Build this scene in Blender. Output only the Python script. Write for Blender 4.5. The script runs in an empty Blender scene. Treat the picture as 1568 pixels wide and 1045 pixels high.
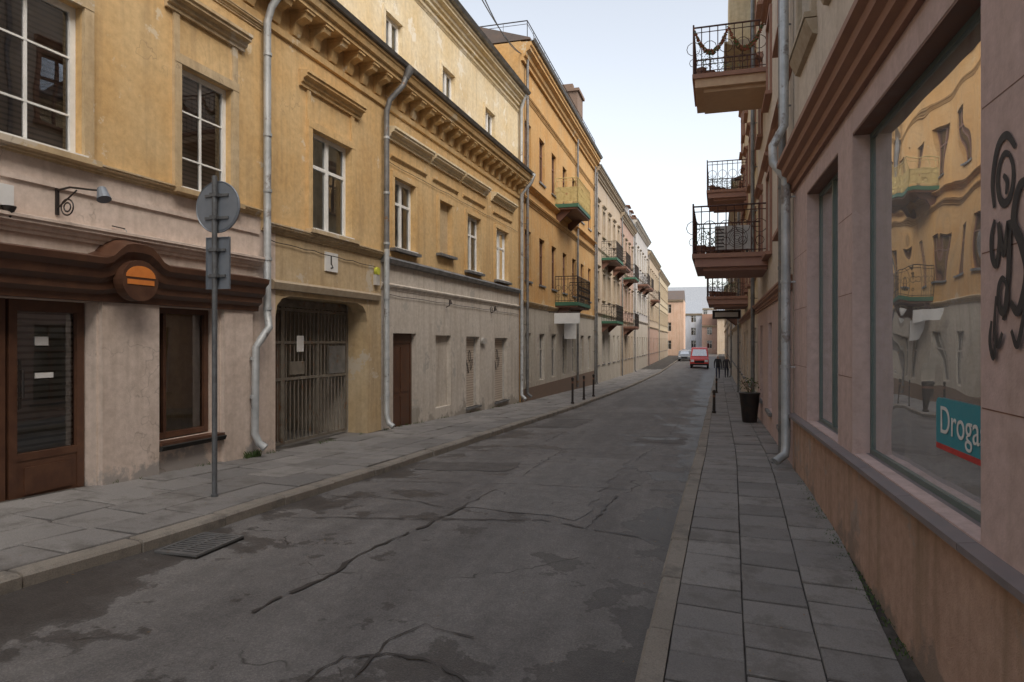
import bpy, bmesh, math, random
from mathutils import Vector, Matrix
random.seed(7)
EYE=2.0
TH=math.atan(.29); CT,ST=math.cos(TH),math.sin(TH)
sc=bpy.context.scene
R=random.uniform
# ------------------------------------------------------------ materials
def nmat(name):
    m=bpy.data.materials.new(name); m.use_nodes=True
    nt=m.node_tree; p=nt.nodes['Principled BSDF']
    return m,nt,p
def nd(nt,t,**kw):
    n=nt.nodes.new(t)
    for k,v in kw.items():
        if k in n.inputs: n.inputs[k].default_value=v
        else: setattr(n,k,v)
    return n
def c4(c): return (c[0],c[1],c[2],1)
def ramp(nt,fac,stops,interp='LINEAR'):
    r=nt.nodes.new('ShaderNodeValToRGB'); r.color_ramp.interpolation=interp
    e=r.color_ramp.elements
    while len(e)<len(stops): e.new(.5)
    for i,(p,c) in enumerate(stops):
        e[i].position=p; e[i].color=c4(c) if len(c)==3 else c
    nt.links.new(fac,r.inputs[0]); return r.outputs[0]
def mix(nt,fac,a,b,mode='MIX'):
    n=nt.nodes.new('ShaderNodeMix'); n.data_type='RGBA'; n.blend_type=mode
    for i,v in ((0,fac),(6,a),(7,b)):
        if isinstance(v,(int,float)): n.inputs[i].default_value=v
        elif isinstance(v,tuple): n.inputs[i].default_value=c4(v)
        else: nt.links.new(v,n.inputs[i])
    return n.outputs[2]
def mth(nt,op,a,b=0.0):
    n=nt.nodes.new('ShaderNodeMath'); n.operation=op
    for i,v in ((0,a),(1,b)):
        if isinstance(v,(int,float)): n.inputs[i].default_value=v
        else: nt.links.new(v,n.inputs[i])
    return n.outputs[0]
def coords(nt,scale=(1,1,1)):
    tc=nt.nodes.new('ShaderNodeTexCoord'); mp=nt.nodes.new('ShaderNodeMapping')
    mp.inputs['Scale'].default_value=scale
    nt.links.new(tc.outputs['Object'],mp.inputs[0]); return mp.outputs[0]
def noise(nt,vec,scale,detail=4,rough=.55,dist=0):
    n=nd(nt,'ShaderNodeTexNoise',Scale=scale,Detail=detail,Roughness=rough,Distortion=dist)
    nt.links.new(vec,n.inputs['Vector']); return n.outputs[0]
def maprange(nt,val,a,b,c,d):
    mr=nd(nt,'ShaderNodeMapRange'); 
    for i,x in ((1,a),(2,b),(3,c),(4,d)): mr.inputs[i].default_value=x
    nt.links.new(val,mr.inputs[0]); return mr.outputs[0]
W=(1,1,1);K=(0,0,0)
def plaster(name,a,b,patch=None,pt=.62,damp=None,scale=.9,bump=.25,streak=.35,rough=.92,crack=True,fine=60,far=False):
    m,nt,p=nmat(name); v=coords(nt)
    n1=noise(nt,v,scale,3 if far else 5,.62)
    col=mix(nt,ramp(nt,n1,[(.35,K),(.65,W)]),a,b)
    nf=noise(nt,v,9,3,.7)
    col=mix(nt,.4,col,ramp(nt,nf,[(.3,(.5,.47,.43)),(.65,(1,1,1))]),'MULTIPLY')
    if streak:
        vs=coords(nt,(4,4,.3)); ns=noise(nt,vs,1.0,3,.65)
        col=mix(nt,mth(nt,'MULTIPLY',ramp(nt,ns,[(.48,K),(.72,W)]),streak),col,(.22,.16,.1))
    if patch:
        np_=noise(nt,v,1.3,3 if far else 6,.68)
        pm=ramp(nt,np_,[(pt,K),(pt+.03,W)]); col=mix(nt,pm,col,patch)
    if damp:
        dc,z0,z1=damp
        sx=nt.nodes.new('ShaderNodeSeparateXYZ'); nt.links.new(v,sx.inputs[0])
        mr=maprange(nt,sx.outputs[2],z0+EYE,z1+EYE,1,0)
        f=mth(nt,'ADD',mr,mth(nt,'MULTIPLY',mth(nt,'SUBTRACT',np_,.5),2.6))
        col=mix(nt,ramp(nt,f,[(.45,K),(.62,W)]),col,dc)
    if crack and not far:
        vo=nd(nt,'ShaderNodeTexVoronoi',Scale=.45); vo.feature='DISTANCE_TO_EDGE'
        vd=nd(nt,'ShaderNodeVectorMath'); vd.operation='ADD'
        nn=nd(nt,'ShaderNodeTexNoise',Scale=2.5,Detail=3.0); nt.links.new(v,nn.inputs['Vector'])
        nt.links.new(v,vd.inputs[0]); nt.links.new(nn.outputs[1],vd.inputs[1]); nt.links.new(vd.outputs[0],vo.inputs['Vector'])
        cm=ramp(nt,vo.outputs[0],[(0,W),(.005,K)])
        cm2=ramp(nt,n1,[(.54,K),(.6,W)])
        col=mix(nt,mth(nt,'MULTIPLY',mth(nt,'MULTIPLY',cm,cm2),.35),col,(.1,.07,.05))
    nt.links.new(col,p.inputs['Base Color']); p.inputs['Roughness'].default_value=rough
    p.inputs['Specular IOR Level'].default_value=.25
    if not far:
        bm=nd(nt,'ShaderNodeBump',Strength=bump,Distance=.02)
        h=mth(nt,'ADD',noise(nt,v,5,2,.6),mth(nt,'MULTIPLY',noise(nt,v,fine,1,.6),.4))
        nt.links.new(h,bm.inputs['Height']); nt.links.new(bm.outputs[0],p.inputs['Normal'])
    return m
def paint(name,a,b=None,rough=.5,metal=0,scale=6,bump=.05,rust=None,rt=.6):
    m,nt,p=nmat(name); v=coords(nt); b=b or tuple(x*.7 for x in a)
    n1=noise(nt,v,scale,3,.65)
    col=mix(nt,ramp(nt,n1,[(.35,K),(.68,W)]),a,b)
    if rust:
        col=mix(nt,ramp(nt,noise(nt,v,scale*.8,4,.7),[(rt,K),(rt+.06,W)]),col,rust)
    nt.links.new(col,p.inputs['Base Color']); p.inputs['Metallic'].default_value=metal
    nt.links.new(ramp(nt,n1,[(.3,(rough*.8,)*3),(.7,(min(1,rough*1.25),)*3)]),p.inputs['Roughness'])
    return m
def slats(name,a,b,freq,rough=.6):
    m,nt,p=nmat(name); v=coords(nt)
    w=nd(nt,'ShaderNodeTexWave',Scale=freq,Distortion=0.0); w.bands_direction='Z'; w.wave_profile='SIN'
    nt.links.new(v,w.inputs['Vector'])
    col=mix(nt,ramp(nt,w.outputs[1],[(.15,K),(.5,W)]),b,a)
    nt.links.new(col,p.inputs['Base Color']); p.inputs['Roughness'].default_value=rough
    return m
def glass(name,mirror,tint=(.75,.8,.8),wav=.02,ws=1.5,gc=(.95,.97,1),haze=0):
    m=bpy.data.materials.new(name); m.use_nodes=True; nt=m.node_tree; nt.nodes.clear()
    o=nt.nodes.new('ShaderNodeOutputMaterial'); mx=nt.nodes.new('ShaderNodeMixShader')
    tr=nd(nt,'ShaderNodeBsdfTransparent',Color=c4(tint)); gl=nd(nt,'ShaderNodeBsdfGlossy',Roughness=.01,Color=c4(gc))
    fr=nd(nt,'ShaderNodeFresnel',IOR=1.5); v=coords(nt)
    bm=nd(nt,'ShaderNodeBump',Strength=wav,Distance=.1); nt.links.new(noise(nt,v,ws,1,.4),bm.inputs['Height'])
    nt.links.new(bm.outputs[0],gl.inputs['Normal'])
    f=mth(nt,'ADD',fr.outputs[0],mirror); nt.links.new(f,mx.inputs[0])
    nt.links.new(tr.outputs[0],mx.inputs[1]); nt.links.new(gl.outputs[0],mx.inputs[2])
    out=mx.outputs[0]
    if haze:
        df=nd(nt,'ShaderNodeBsdfDiffuse',Color=(.50,.50,.49,1)); m2=nt.nodes.new('ShaderNodeMixShader')
        nt.links.new(mth(nt,'MULTIPLY',ramp(nt,noise(nt,coords(nt,(3,3,.8)),1.2,3,.6),[(.3,(.5,)*3),(.7,W)]),haze),m2.inputs[0])
        nt.links.new(out,m2.inputs[1]); nt.links.new(df.outputs[0],m2.inputs[2]); out=m2.outputs[0]
    nt.links.new(out,o.inputs[0])
    return m
OCH=plaster('ochre_plaster',(.64,.42,.19),(.68,.49,.26),patch=(.64,.53,.37),pt=.62,streak=.38)
OCHL=plaster('pale_ochre_plaster',(.74,.60,.37),(.78,.69,.51),patch=(.76,.70,.58),pt=.58,streak=.25)  # paler ochre for the attic storey, its trim and the window caps
OCHD=plaster('ochre_gate_plaster',(.54,.40,.23),(.58,.46,.30),patch=(.54,.47,.37),pt=.58,streak=.45)
ORG=plaster('orange_plaster',(.56,.32,.12),(.58,.38,.18),patch=(.54,.43,.28),pt=.62)
PNK=plaster('pink_plaster',(.66,.55,.48),(.71,.60,.53),patch=(.45,.42,.40),pt=.68,damp=((.36,.33,.31),-2.1,-1.25),streak=.25)
GRY=plaster('grey_white_plaster',(.58,.53,.47),(.66,.61,.55),patch=(.44,.41,.37),pt=.58,damp=((.35,.32,.28),-2.4,-1.5),streak=.35)
OFFW=plaster('offwhite_plaster',(.48,.44,.38),(.54,.50,.44),patch=(.38,.34,.3),pt=.6,streak=.4,far=True)
LIL=plaster('lilac_pink_plaster',(.58,.44,.415),(.63,.485,.455),patch=(.53,.41,.385),pt=.58,streak=.25,crack=False,bump=.18,scale=.7)
PLI=plaster('plinth_render',(.48,.32,.245),(.54,.37,.29),patch=(.38,.30,.255),pt=.58,streak=.6,damp=((.29,.22,.18),-2.5,-1.5),bump=.55,fine=90)
CRM=plaster('cream_plaster',(.60,.52,.43),(.66,.58,.49),patch=(.5,.42,.35),pt=.64)
TAN=plaster('tan_plaster',(.45,.36,.27),(.50,.42,.33),patch=(.38,.33,.28),pt=.6,streak=.4,far=True)
ROSE=plaster('rose_plaster',(.42,.28,.23),(.46,.33,.27),patch=(.4,.33,.28),pt=.6,streak=.4,far=True)
WGR=plaster('pale_grey_plaster',(.44,.43,.43),(.50,.49,.48),patch=(.34,.33,.32),pt=.6,streak=.4,far=True)
YEL=plaster('yellow_plaster',(.66,.53,.33),(.70,.61,.43),patch=(.58,.49,.36),far=True)
YELF=plaster('far_yellow_plaster',(.48,.40,.27),(.53,.46,.34),patch=(.44,.38,.3),streak=.4,far=True)
BRN=paint('brown_paint',(.075,.034,.021),(.115,.054,.03),.42)
BRT=paint('brown_trim_paint',(.15,.07,.048),(.20,.10,.065),.6)
RBR=paint('red_brown_trim',(.27,.135,.09),(.33,.18,.125),.7)
WHT=paint('white_window_paint',(.8,.8,.78),(.68,.68,.65),.45)
OLD=paint('old_white_paint',(.5,.48,.45),(.38,.36,.33),.6)
ZNC=paint('zinc_pipe',(.50,.52,.53),(.34,.36,.37),.5,.3,scale=3,rust=(.24,.22,.21),rt=.58)
ZND=paint('dark_zinc',(.22,.22,.22),(.13,.13,.13),.5,.3,scale=4,rust=(.2,.12,.07),rt=.62)
IRN=paint('black_iron',(.025,.024,.024),(.05,.035,.028),.5,.3)
IRB=paint('brown_red_iron',(.10,.045,.035),(.06,.03,.025),.6,.2)
IRG=paint('gate_iron',(.20,.18,.15),(.13,.11,.09),.6,.1,rust=(.16,.08,.04),rt=.6)
GRN=paint('green_balcony_paint',(.03,.12,.07),(.055,.14,.09),.6)
YRL=paint('yellow_sheet_paint',(.58,.47,.22),(.48,.38,.16),.6,rust=(.3,.14,.05),rt=.62)
SGN=paint('sign_back_aluminium',(.24,.27,.31),(.19,.215,.25),.5,.3,scale=3)
POL=paint('galvanised_pole',(.17,.18,.19),(.11,.115,.12),.55,.3,scale=9,rust=(.1,.08,.07),rt=.64)
ROOF=paint('dark_roof_tin',(.09,.075,.065),(.14,.10,.08),.6,.1,scale=2)
TILE=paint('brown_roof_tile',(.14,.075,.05),(.2,.11,.07),.85,scale=12)
DARK=paint('dark_interior',(.02,.018,.016),(.03,.028,.025),.9)
BLND=slats('brown_blind',(.42,.29,.23),(.24,.16,.13),5)
SHUT=slats('roller_shutter',(.46,.42,.38),(.14,.12,.10),4.2)
SHUL=slats('pale_shutter',(.52,.45,.38),(.35,.29,.24),4.2)
CURT=paint('net_curtain',(.62,.62,.59),(.3,.31,.29),.9,scale=2)
SILL=paint('slate_sill',(.17,.15,.155),(.24,.20,.20),.6,scale=5)
STN=paint('sandstone_trim',(.40,.33,.24),(.33,.26,.18),.9,scale=8)
BRK=paint('dark_brick',(.16,.11,.08),(.22,.15,.11),.9,scale=10)
GLS=glass('window_glass',.10)
GLM=glass('shop_window_glass',.45,(.35,.38,.38),wav=.085,ws=1.3,gc=(.78,.80,.83),haze=.34)
BLK=paint('graffiti_paint',(.03,.028,.03),(.05,.045,.045),.7)
TEAL=paint('teal_sign',(.02,.26,.33),(.03,.28,.35),.4)
RED=paint('red_paint',(.55,.03,.025),(.45,.025,.02),.35)
ORS=paint('orange_sign',(.75,.25,.05),(.65,.2,.04),.5)
RUB=paint('tyre_rubber',(.02,.02,.02),None,.85)
WPL=paint('white_plastic',(.75,.75,.74),(.68,.68,.67),.4)
YBX=paint('yellow_green_plastic',(.55,.6,.05),(.5,.5,.06),.5)
LEAF=paint('leaf_green',(.05,.10,.025),(.09,.12,.04),.7)
GARL=paint('dry_red_garland',(.30,.05,.03),(.20,.12,.05),.8,scale=14)
def concrete(name,a,b,dk=(.12,.11,.10)):
    m,nt,p=nmat(name); v=coords(nt)
    col=mix(nt,ramp(nt,noise(nt,v,1.1,4,.65),[(.35,K),(.65,W)]),a,b)
    col=mix(nt,.5,col,ramp(nt,noise(nt,v,90,1,.7),[(.3,(.5,.5,.5)),(.6,(1,1,1))]),'MULTIPLY')
    n3=noise(nt,v,2.2,5,.72)
    col=mix(nt,mth(nt,'MULTIPLY',ramp(nt,n3,[(.48,K),(.64,W)]),.7),col,dk)
    nt.links.new(col,p.inputs['Base Color']); p.inputs['Roughness'].default_value=.85
    bm=nd(nt,'ShaderNodeBump',Strength=.3,Distance=.008)
    nt.links.new(mth(nt,'ADD',noise(nt,v,110,1,.6),n3),bm.inputs['Height'])
    nt.links.new(bm.outputs[0],p.inputs['Normal']); return m
SL=[concrete('paving_slab_a',(.225,.215,.208),(.28,.265,.252)),concrete('paving_slab_b',(.185,.177,.172),(.24,.228,.218)),concrete('paving_slab_c',(.26,.247,.237),(.31,.295,.28))]
KRB=concrete('kerb_stone',(.26,.23,.195),(.34,.305,.26))
JNT=concrete('joint_dirt',(.035,.03,.027),(.06,.052,.04))
def asphalt(name,a,b,dirt=.8,edge=False):
    m,nt,p=nmat(name); v=coords(nt)
    vl=coords(nt,(1,.18,1))
    n1=noise(nt,vl,1.6,5,.66)
    col=mix(nt,ramp(nt,n1,[(.38,K),(.62,W)]),a,b)
    n2=noise(nt,v,.9,6,.66)
    f=n2
    if edge:
        sx=nt.nodes.new('ShaderNodeSeparateXYZ'); nt.links.new(v,sx.inputs[0])
        f=mth(nt,'ADD',mth(nt,'ADD',n2,maprange(nt,sx.outputs[0],-.95,-.35,0,.17)),maprange(nt,sx.outputs[0],-3.6,-4.8,0,.11))
        f=mth(nt,'ADD',f,maprange(nt,sx.outputs[1],6.5,2.5,0,.035))
    dk=ramp(nt,f,[(.572,K),(.588,(.75,.75,.75)),(.68,W)])
    col=mix(nt,mth(nt,'MULTIPLY',dk,dirt),col,(a[0]*.36,a[1]*.33,a[2]*.31))
    sp=nd(nt,'ShaderNodeTexVoronoi',Scale=110.0); nt.links.new(v,sp.inputs['Vector'])
    col=mix(nt,.55,col,ramp(nt,sp.outputs['Color'],[(.1,(.6,.6,.6)),(.55,(.95,.93,.9)),(.95,(1.5,1.46,1.4))]),'MULTIPLY')
    col=mix(nt,.35,col,ramp(nt,noise(nt,v,5,4,.72),[(.35,(.6,.58,.56)),(.65,(1.15,1.14,1.12))]),'MULTIPLY')
    nn=nd(nt,'ShaderNodeTexNoise',Scale=1.6,Detail=3.0); nt.links.new(v,nn.inputs['Vector'])
    ad=nd(nt,'ShaderNodeVectorMath'); ad.operation='ADD'; nt.links.new(v,ad.inputs[0]); nt.links.new(nn.outputs[1],ad.inputs[1])
    vo=nd(nt,'ShaderNodeTexVoronoi',Scale=.42); vo.feature='DISTANCE_TO_EDGE'; nt.links.new(ad.outputs[0],vo.inputs['Vector'])
    cm=mth(nt,'MULTIPLY',ramp(nt,vo.outputs[0],[(0,W),(.007,K)]),ramp(nt,n1,[(.5,K),(.55,W)]))
    col=mix(nt,mth(nt,'MULTIPLY',cm,.75),col,(.03,.025,.02))
    nt.links.new(col,p.inputs['Base Color'])
    nt.links.new(ramp(nt,f,[(.55,(.8,)*3),(.62,(.5,)*3)]),p.inputs['Roughness']); p.inputs['Specular IOR Level'].default_value=.35
    bm=nd(nt,'ShaderNodeBump',Strength=.45,Distance=.006)
    nt.links.new(sp.outputs['Distance'],bm.inputs['Height'])
    nt.links.new(bm.outputs[0],p.inputs['Normal']); return m
ASP=asphalt('asphalt',(.165,.157,.153),(.225,.215,.208),.82,True)
ASD=asphalt('asphalt_patch_dark',(.12,.113,.108),(.16,.15,.143),.5)
ASL=asphalt('asphalt_patch_light',(.20,.192,.186),(.24,.23,.222),.4)
TAR=paint('tar_seam',(.04,.036,.033),(.07,.06,.055),.6)
EARTH=concrete('earth',(.12,.1,.08),(.16,.14,.11))
# ------------------------------------------------------------ helpers
def empty(name,loc=(0,0,0),rz=0,parent=None):
    o=bpy.data.objects.new(name,None); sc.collection.objects.link(o)
    o.location=loc; o.rotation_euler=(0,0,rz); o.parent=parent; o.empty_display_size=.2; return o
class Part:
    """mesh part in a facade frame: l along the wall, o out towards the street, z relative to eye level"""
    def __init__(s,name,parent,mats,sg=1,dz=EYE):
        s.n=name;s.p=parent;s.m=mats;s.sg=sg;s.dz=dz;s.v=[];s.f=[];s.mi=[]
    def P(s,l,o,z): return (l,s.sg*o,z+s.dz)
    def poly(s,pts,m=0):
        b=len(s.v); s.v+=[s.P(*q) for q in pts]; s.f.append(tuple(range(b,b+len(pts)))); s.mi.append(m)
    def box(s,l0,l1,o0,o1,z0,z1,m=0):
        b=len(s.v)
        for z in (z0,z1):
            for (l,o) in ((l0,o0),(l1,o0),(l1,o1),(l0,o1)): s.v.append(s.P(l,o,z))
        for f in ((0,3,2,1),(4,5,6,7),(0,1,5,4),(1,2,6,5),(2,3,7,6),(3,0,4,7)):
            s.f.append(tuple(b+i for i in f)); s.mi.append(m)
    def prism(s,prof,l0,l1,m=0):
        b=len(s.v);n=len(prof)
        for l in (l0,l1):
            for (o,z) in prof: s.v.append(s.P(l,o,z))
        for i in range(n):
            j=(i+1)%n; s.f.append((b+i,b+j,b+n+j,b+n+i)); s.mi.append(m)
        s.f.append(tuple(b+i for i in range(n))); s.mi.append(m)
        s.f.append(tuple(b+n+i for i in reversed(range(n)))); s.mi.append(m)
    def prismO(s,prof,o0,o1,m=0):
        b=len(s.v);n=len(prof)
        for o in (o0,o1):
            for (l,z) in prof: s.v.append(s.P(l,o,z))
        for i in range(n):
            j=(i+1)%n; s.f.append((b+i,b+j,b+n+j,b+n+i)); s.mi.append(m)
        s.f.append(tuple(b+i for i in range(n))); s.mi.append(m)
        s.f.append(tuple(b+n+i for i in reversed(range(n)))); s.mi.append(m)
    def tube(s,pts,r,seg=8,m=0,closed=False):
        pts=[Vector(s.P(*q)) for q in pts]; n=len(pts); b=len(s.v); prev=None
        for i,q in enumerate(pts):
            if closed: t=(pts[(i+1)%n]-pts[i-1])
            else: t=(pts[min(i+1,n-1)]-pts[max(i-1,0)])
            t.normalize()
            if prev is None:
                a=Vector((0,0,1)) if abs(t.z)<.9 else Vector((1,0,0))
                x=t.cross(a).normalized()
            else: x=(prev-t*prev.dot(t)).normalized()
            prev=x; y=t.cross(x)
            rr=r[i] if isinstance(r,(list,tuple)) else r
            for k in range(seg):
                an=2*math.pi*k/seg; s.v.append(tuple(q+x*math.cos(an)*rr+y*math.sin(an)*rr))
        for i in range(n if closed else n-1):
            j=(i+1)%n
            for k in range(seg):
                k2=(k+1)%seg; s.f.append((b+i*seg+k,b+i*seg+k2,b+j*seg+k2,b+j*seg+k)); s.mi.append(m)
        if not closed:
            s.f.append(tuple(b+k for k in range(seg))); s.mi.append(m)
            s.f.append(tuple(b+(n-1)*seg+k for k in range(seg))); s.mi.append(m)
    def ring(s,l,o,z,r,th,plane='lz',seg=14,m=0):
        P=[]
        for k in range(seg):
            a=2*math.pi*k/seg;c=r*math.cos(a);d=r*math.sin(a)
            P.append((l+c,o,z+d) if plane=='lz' else ((l,o+c,z+d) if plane=='oz' else (l+c,o+d,z)))
        s.tube(P,th,4,m,True)
    def stroke(s,pts,w,o,m=0):
        n=len(pts)
        L=[];Rr=[]
        for i in range(n):
            a=Vector(pts[max(i-1,0)]);c=Vector(pts[min(i+1,n-1)]); t=(c-a).normalized(); nn=Vector((-t.y,t.x))
            ww=w*(.6+.4*math.sin(math.pi*(i+.5)/n))
            L.append(Vector(pts[i])+nn*ww/2);Rr.append(Vector(pts[i])-nn*ww/2)
        for i in range(n-1):
            s.poly([(L[i].x,o,L[i].y),(L[i+1].x,o,L[i+1].y),(Rr[i+1].x,o,Rr[i+1].y),(Rr[i].x,o,Rr[i].y)],m)
    def wall(s,l0,l1,z0,z1,ops,depth=.2,m=0,mr=None,o=0):
        mr=m if mr is None else mr
        ops=[q for q in ops if q[0]<l1 and q[1]>l0 and q[2]<z1 and q[3]>z0]
        ls=sorted(set([l0,l1]+[min(max(x,l0),l1) for q in ops for x in q[:2]])); zs=sorted(set([z0,z1]+[min(max(x,z0),z1) for q in ops for x in q[2:4]]))
        for i in range(len(ls)-1):
            for j in range(len(zs)-1):
                cl=(ls[i]+ls[i+1])/2;cz=(zs[j]+zs[j+1])/2
                if any(q[0]<cl<q[1] and q[2]<cz<q[3] for q in ops): continue
                s.poly([(ls[i],o,zs[j]),(ls[i+1],o,zs[j]),(ls[i+1],o,zs[j+1]),(ls[i],o,zs[j+1])],m)
        for a,b_,c,d in [q[:4] for q in ops]:
            e=o-depth; c=max(c,z0); d=min(d,z1)
            for q in ([(a,o,c),(a,e,c),(a,e,d),(a,o,d)],[(b_,o,c),(b_,e,c),(b_,e,d),(b_,o,d)],[(a,o,c),(b_,o,c),(b_,e,c),(a,e,c)],[(a,o,d),(b_,o,d),(b_,e,d),(a,e,d)]):
                s.poly(q,mr)
    def done(s,bevel=0,smooth=False):
        me=bpy.data.meshes.new(s.n); me.from_pydata(s.v,[],s.f)
        for x in s.m: me.materials.append(x)
        for i,p in enumerate(me.polygons): p.material_index=s.mi[i]; p.use_smooth=smooth
        bm=bmesh.new(); bm.from_mesh(me); bmesh.ops.recalc_face_normals(bm,faces=bm.faces); bm.to_mesh(me); bm.free()
        o=bpy.data.objects.new(s.n,me); sc.collection.objects.link(o); o.parent=s.p
        if bevel:
            b=o.modifiers.new('b','BEVEL'); b.width=bevel; b.segments=2; b.limit_method='ANGLE'
        if smooth:
            try: me.set_sharp_from_angle(angle=math.radians(40))
            except Exception: pass
        return o
def windows(part,ops,depth,back=2,glassm=1,frm=0,split=1,trans=.66,fw=.055,fd=.05,lattice=False):
    for q in ops:
        a,b,c,d=q[:4]; e=-depth
        part.box(a,a+fw,e,e+fd,c,d,frm);part.box(b-fw,b,e,e+fd,c,d,frm)
        part.box(a+fw,b-fw,e,e+fd,c,c+fw,frm);part.box(a+fw,b-fw,e,e+fd,d-fw,d,frm)
        sw_=fw*(.25 if lattice else .6)
        for k in range(split):
            x=a+(b-a)*(k+1)/(split+1); part.box(x-sw_,x+sw_,e,e+fd+.006-(.02 if lattice else 0),c+fw,d-fw,frm)
        if trans:
            z=c+(d-c)*trans; part.box(a+fw,b-fw,e+.002,e+fd+.003,z-.03,z+.03,frm)
        if lattice:
            for z in (c+(d-c)*.28,c+(d-c)*.66): part.box(a+fw,b-fw,e+.015,e+fd-.01,z-.011,z+.011,frm)
        part.poly([(a,e+.02,c),(b,e+.02,c),(b,e+.02,d),(a,e+.02,d)],glassm)
        part.poly([(a,e-.1,c),(b,e-.1,c),(b,e-.1,d),(a,e-.1,d)],back)
        for x in (a,b): part.poly([(x,e,c),(x,e-.1,c),(x,e-.1,d),(x,e,d)],frm)
        for z in (c,d): part.poly([(a,e,z),(a,e-.1,z),(b,e-.1,z),(b,e,z)],frm)
def surround(part,a,b,c,d,w=.14,pr=.05,m=0,cap=None,sill=1,sm=None):
    part.box(a-w,a-.003,0,pr,c,d,m);part.box(b+.003,b+w,0,pr,c,d,m)
    part.box(a-w,b+w,0,pr+.006,d,d+w,m)
    if sill: part.box(a-w-.03,b+w+.03,-.1,pr+.09,c-.07,c-.003,m if sm is None else sm)
    if cap:
        z0,z1,e=cap
        part.box(a-w,a-.02,0,pr*.6,d+w,z0,m);part.box(b+.02,b+w,0,pr*.6,d+w,z0,m)
        cornice(part,a-w-e,b+w+e,z0,z1,.2,m)
def cornice(part,l0,l1,z0,z1,pr,m=0):
    h=z1-z0
    part.prism([(0,z0),(pr*.25,z0),(pr*.25,z0+h*.2),(pr*.45,z0+h*.28),(pr*.5,z0+h*.48),(pr*.85,z0+h*.6),(pr*.85,z0+h*.75),(pr,z0+h*.82),(pr,z1),(0,z1+.03)],l0,l1,m)
def body(part,l0,l1,z0,z1,m=0,o0=-.45,dep=9):
    part.box(l0,l1,-dep,o0,z0,z1-.01,m)
    for l in (l0,l1): part.poly([(l,0,z0),(l,o0,z0),(l,o0,z1),(l,0,z1)],m)
    part.poly([(l0,0,z1),(l1,0,z1),(l1,o0,z1),(l0,o0,z1)],m)
def roof(part,l0,l1,z,m=0,rise=2.4,dep=9,ov=.35):
    part.prism([(ov,z),(ov,z+.06),(-dep/2,z+rise),(-dep-.2,z+.05),(-dep-.2,z)],l0,l1,m)
def frame(name,ox,k,side):
    return empty(name,(ox,0,0),math.atan2(1,k)),(-1 if side=='L' else 1)
def pipe(part,l,ztop,zbot,o=.13,r=.055,m=0,kick=0):
    P=[(l,o,ztop)]
    P.append((l,o,zbot+.25)); P.append((l+kick*.4,o+.02,zbot+.12)); P.append((l+kick,o+.16,zbot+.02))
    part.tube(P,r,12,m)
    z=ztop-.3
    while z>zbot+.4:
        part.tube([(l,o,z),(l,o,z+.05)],r+.008,12,m); part.box(l-.012,l+.012,0,o,z+.01,z+.03,m); z-=1.25
def railing(part,path,z0,z1,sp=.12,m=0,curl=True,r=.009):
    for i in range(len(path)-1):
        (a,b),(c,d)=path[i],path[i+1]; L=math.hypot(c-a,d-b); n=max(1,int(L/sp))
        for z in (z0+.06,z1-.12): part.tube([(a,b,z),(c,d,z)],.011,4,m)
        part.tube([(a,b,z1),(c,d,z1)],.02,6,m)
        for k in range(n+1):
            x=a+(c-a)*k/n;y=b+(d-b)*k/n; part.tube([(x,y,z0),(x,y,z1)],r*(1.6 if k in(0,n) else 1),4,m)
            if curl and k<n and k%2==0:
                x2=a+(c-a)*(k+1)/n;y2=b+(d-b)*(k+1)/n
                pl='lz' if abs(c-a)>abs(d-b) else 'oz'
                part.ring(x2,y2,z0+(z1-z0)*.55,sp*.9,.008,pl,10,m)
                part.ring(x2,y2,z0+(z1-z0)*.25,sp*.55,.007,pl,8,m)
# ------------------------------------------------------------ terrain
def lerp(tab,x):
    if x<=tab[0][0]: return tab[0][1]
    for (a,b),(c,d) in zip(tab,tab[1:]):
        if x<=c: return b+(d-b)*(x-a)/(c-a)
    return tab[-1][1]
LP=[(-5,-1.5),(5.3,-1.68),(8.4,-1.8),(9.9,-1.86),(14.5,-1.98),(24,-2.25),(40,-2.6),(65,-2.9),(92,-2.8),(150,-2.5)]
RP=[(-5,-2.4),(0,-2.35),(3,-2.28),(5,-2.15),(7,-2.02),(10,-1.86),(14,-1.95),(24,-2.25),(40,-2.6),(65,-2.9),(92,-2.8),(150,-2.5)]
def sm(tab,x): return (lerp(tab,x-1)+lerp(tab,x-.5)+lerp(tab,x)*2+lerp(tab,x+.5)+lerp(tab,x+1))/6
def gz(s,t):
    w=min(1,max(0,(t+7)/8.3)); return sm(LP,s)*(1-w)+sm(RP,s)*w
KL=[(-10,-5.4),(3.9,-5.16),(5.1,-4.85),(7.1,-4.83),(9.2,-4.65),(12,-4.58),(21,-4.5),(60,-4.45),(160,-4.4)]
KR=[(-10,-.6),(4.8,-.44),(11.8,-.24),(40,.1),(65,.5),(92,1.0),(160,2.0)]
def kl(s): return sm(KL,s)
def kr(s): return sm(KR,s)
def stmesh(name,mats,parent=None):
    return Part(name,parent,mats,1,EYE)
def place(o): o.rotation_euler=(0,0,-TH); return o
def frange(a,b,st):
    r=[];x=a
    while x<b-1e-6: r.append(x); x+=st
    r.append(b); return r
SS=frange(-30,-6,4)[:-1]+frange(-6,30,.5)[:-1]+frange(30,160,2)
p=stmesh('ground',[EARTH])
TT=[-900,-200,-60,-20,-7,-5,-3,-1,1.3,3,20,60,200,900]; S2=[-600,-100]+SS+[300,700,1600]
for i in range(len(S2)-1):
    for j in range(len(TT)-1):
        q=[(TT[j],S2[i]),(TT[j+1],S2[i]),(TT[j+1],S2[i+1]),(TT[j],S2[i+1])]
        p.poly([(t,s,gz(s,t)-.22) for t,s in q])
place(p.done())
p=stmesh('road',[ASP]); N=16
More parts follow.
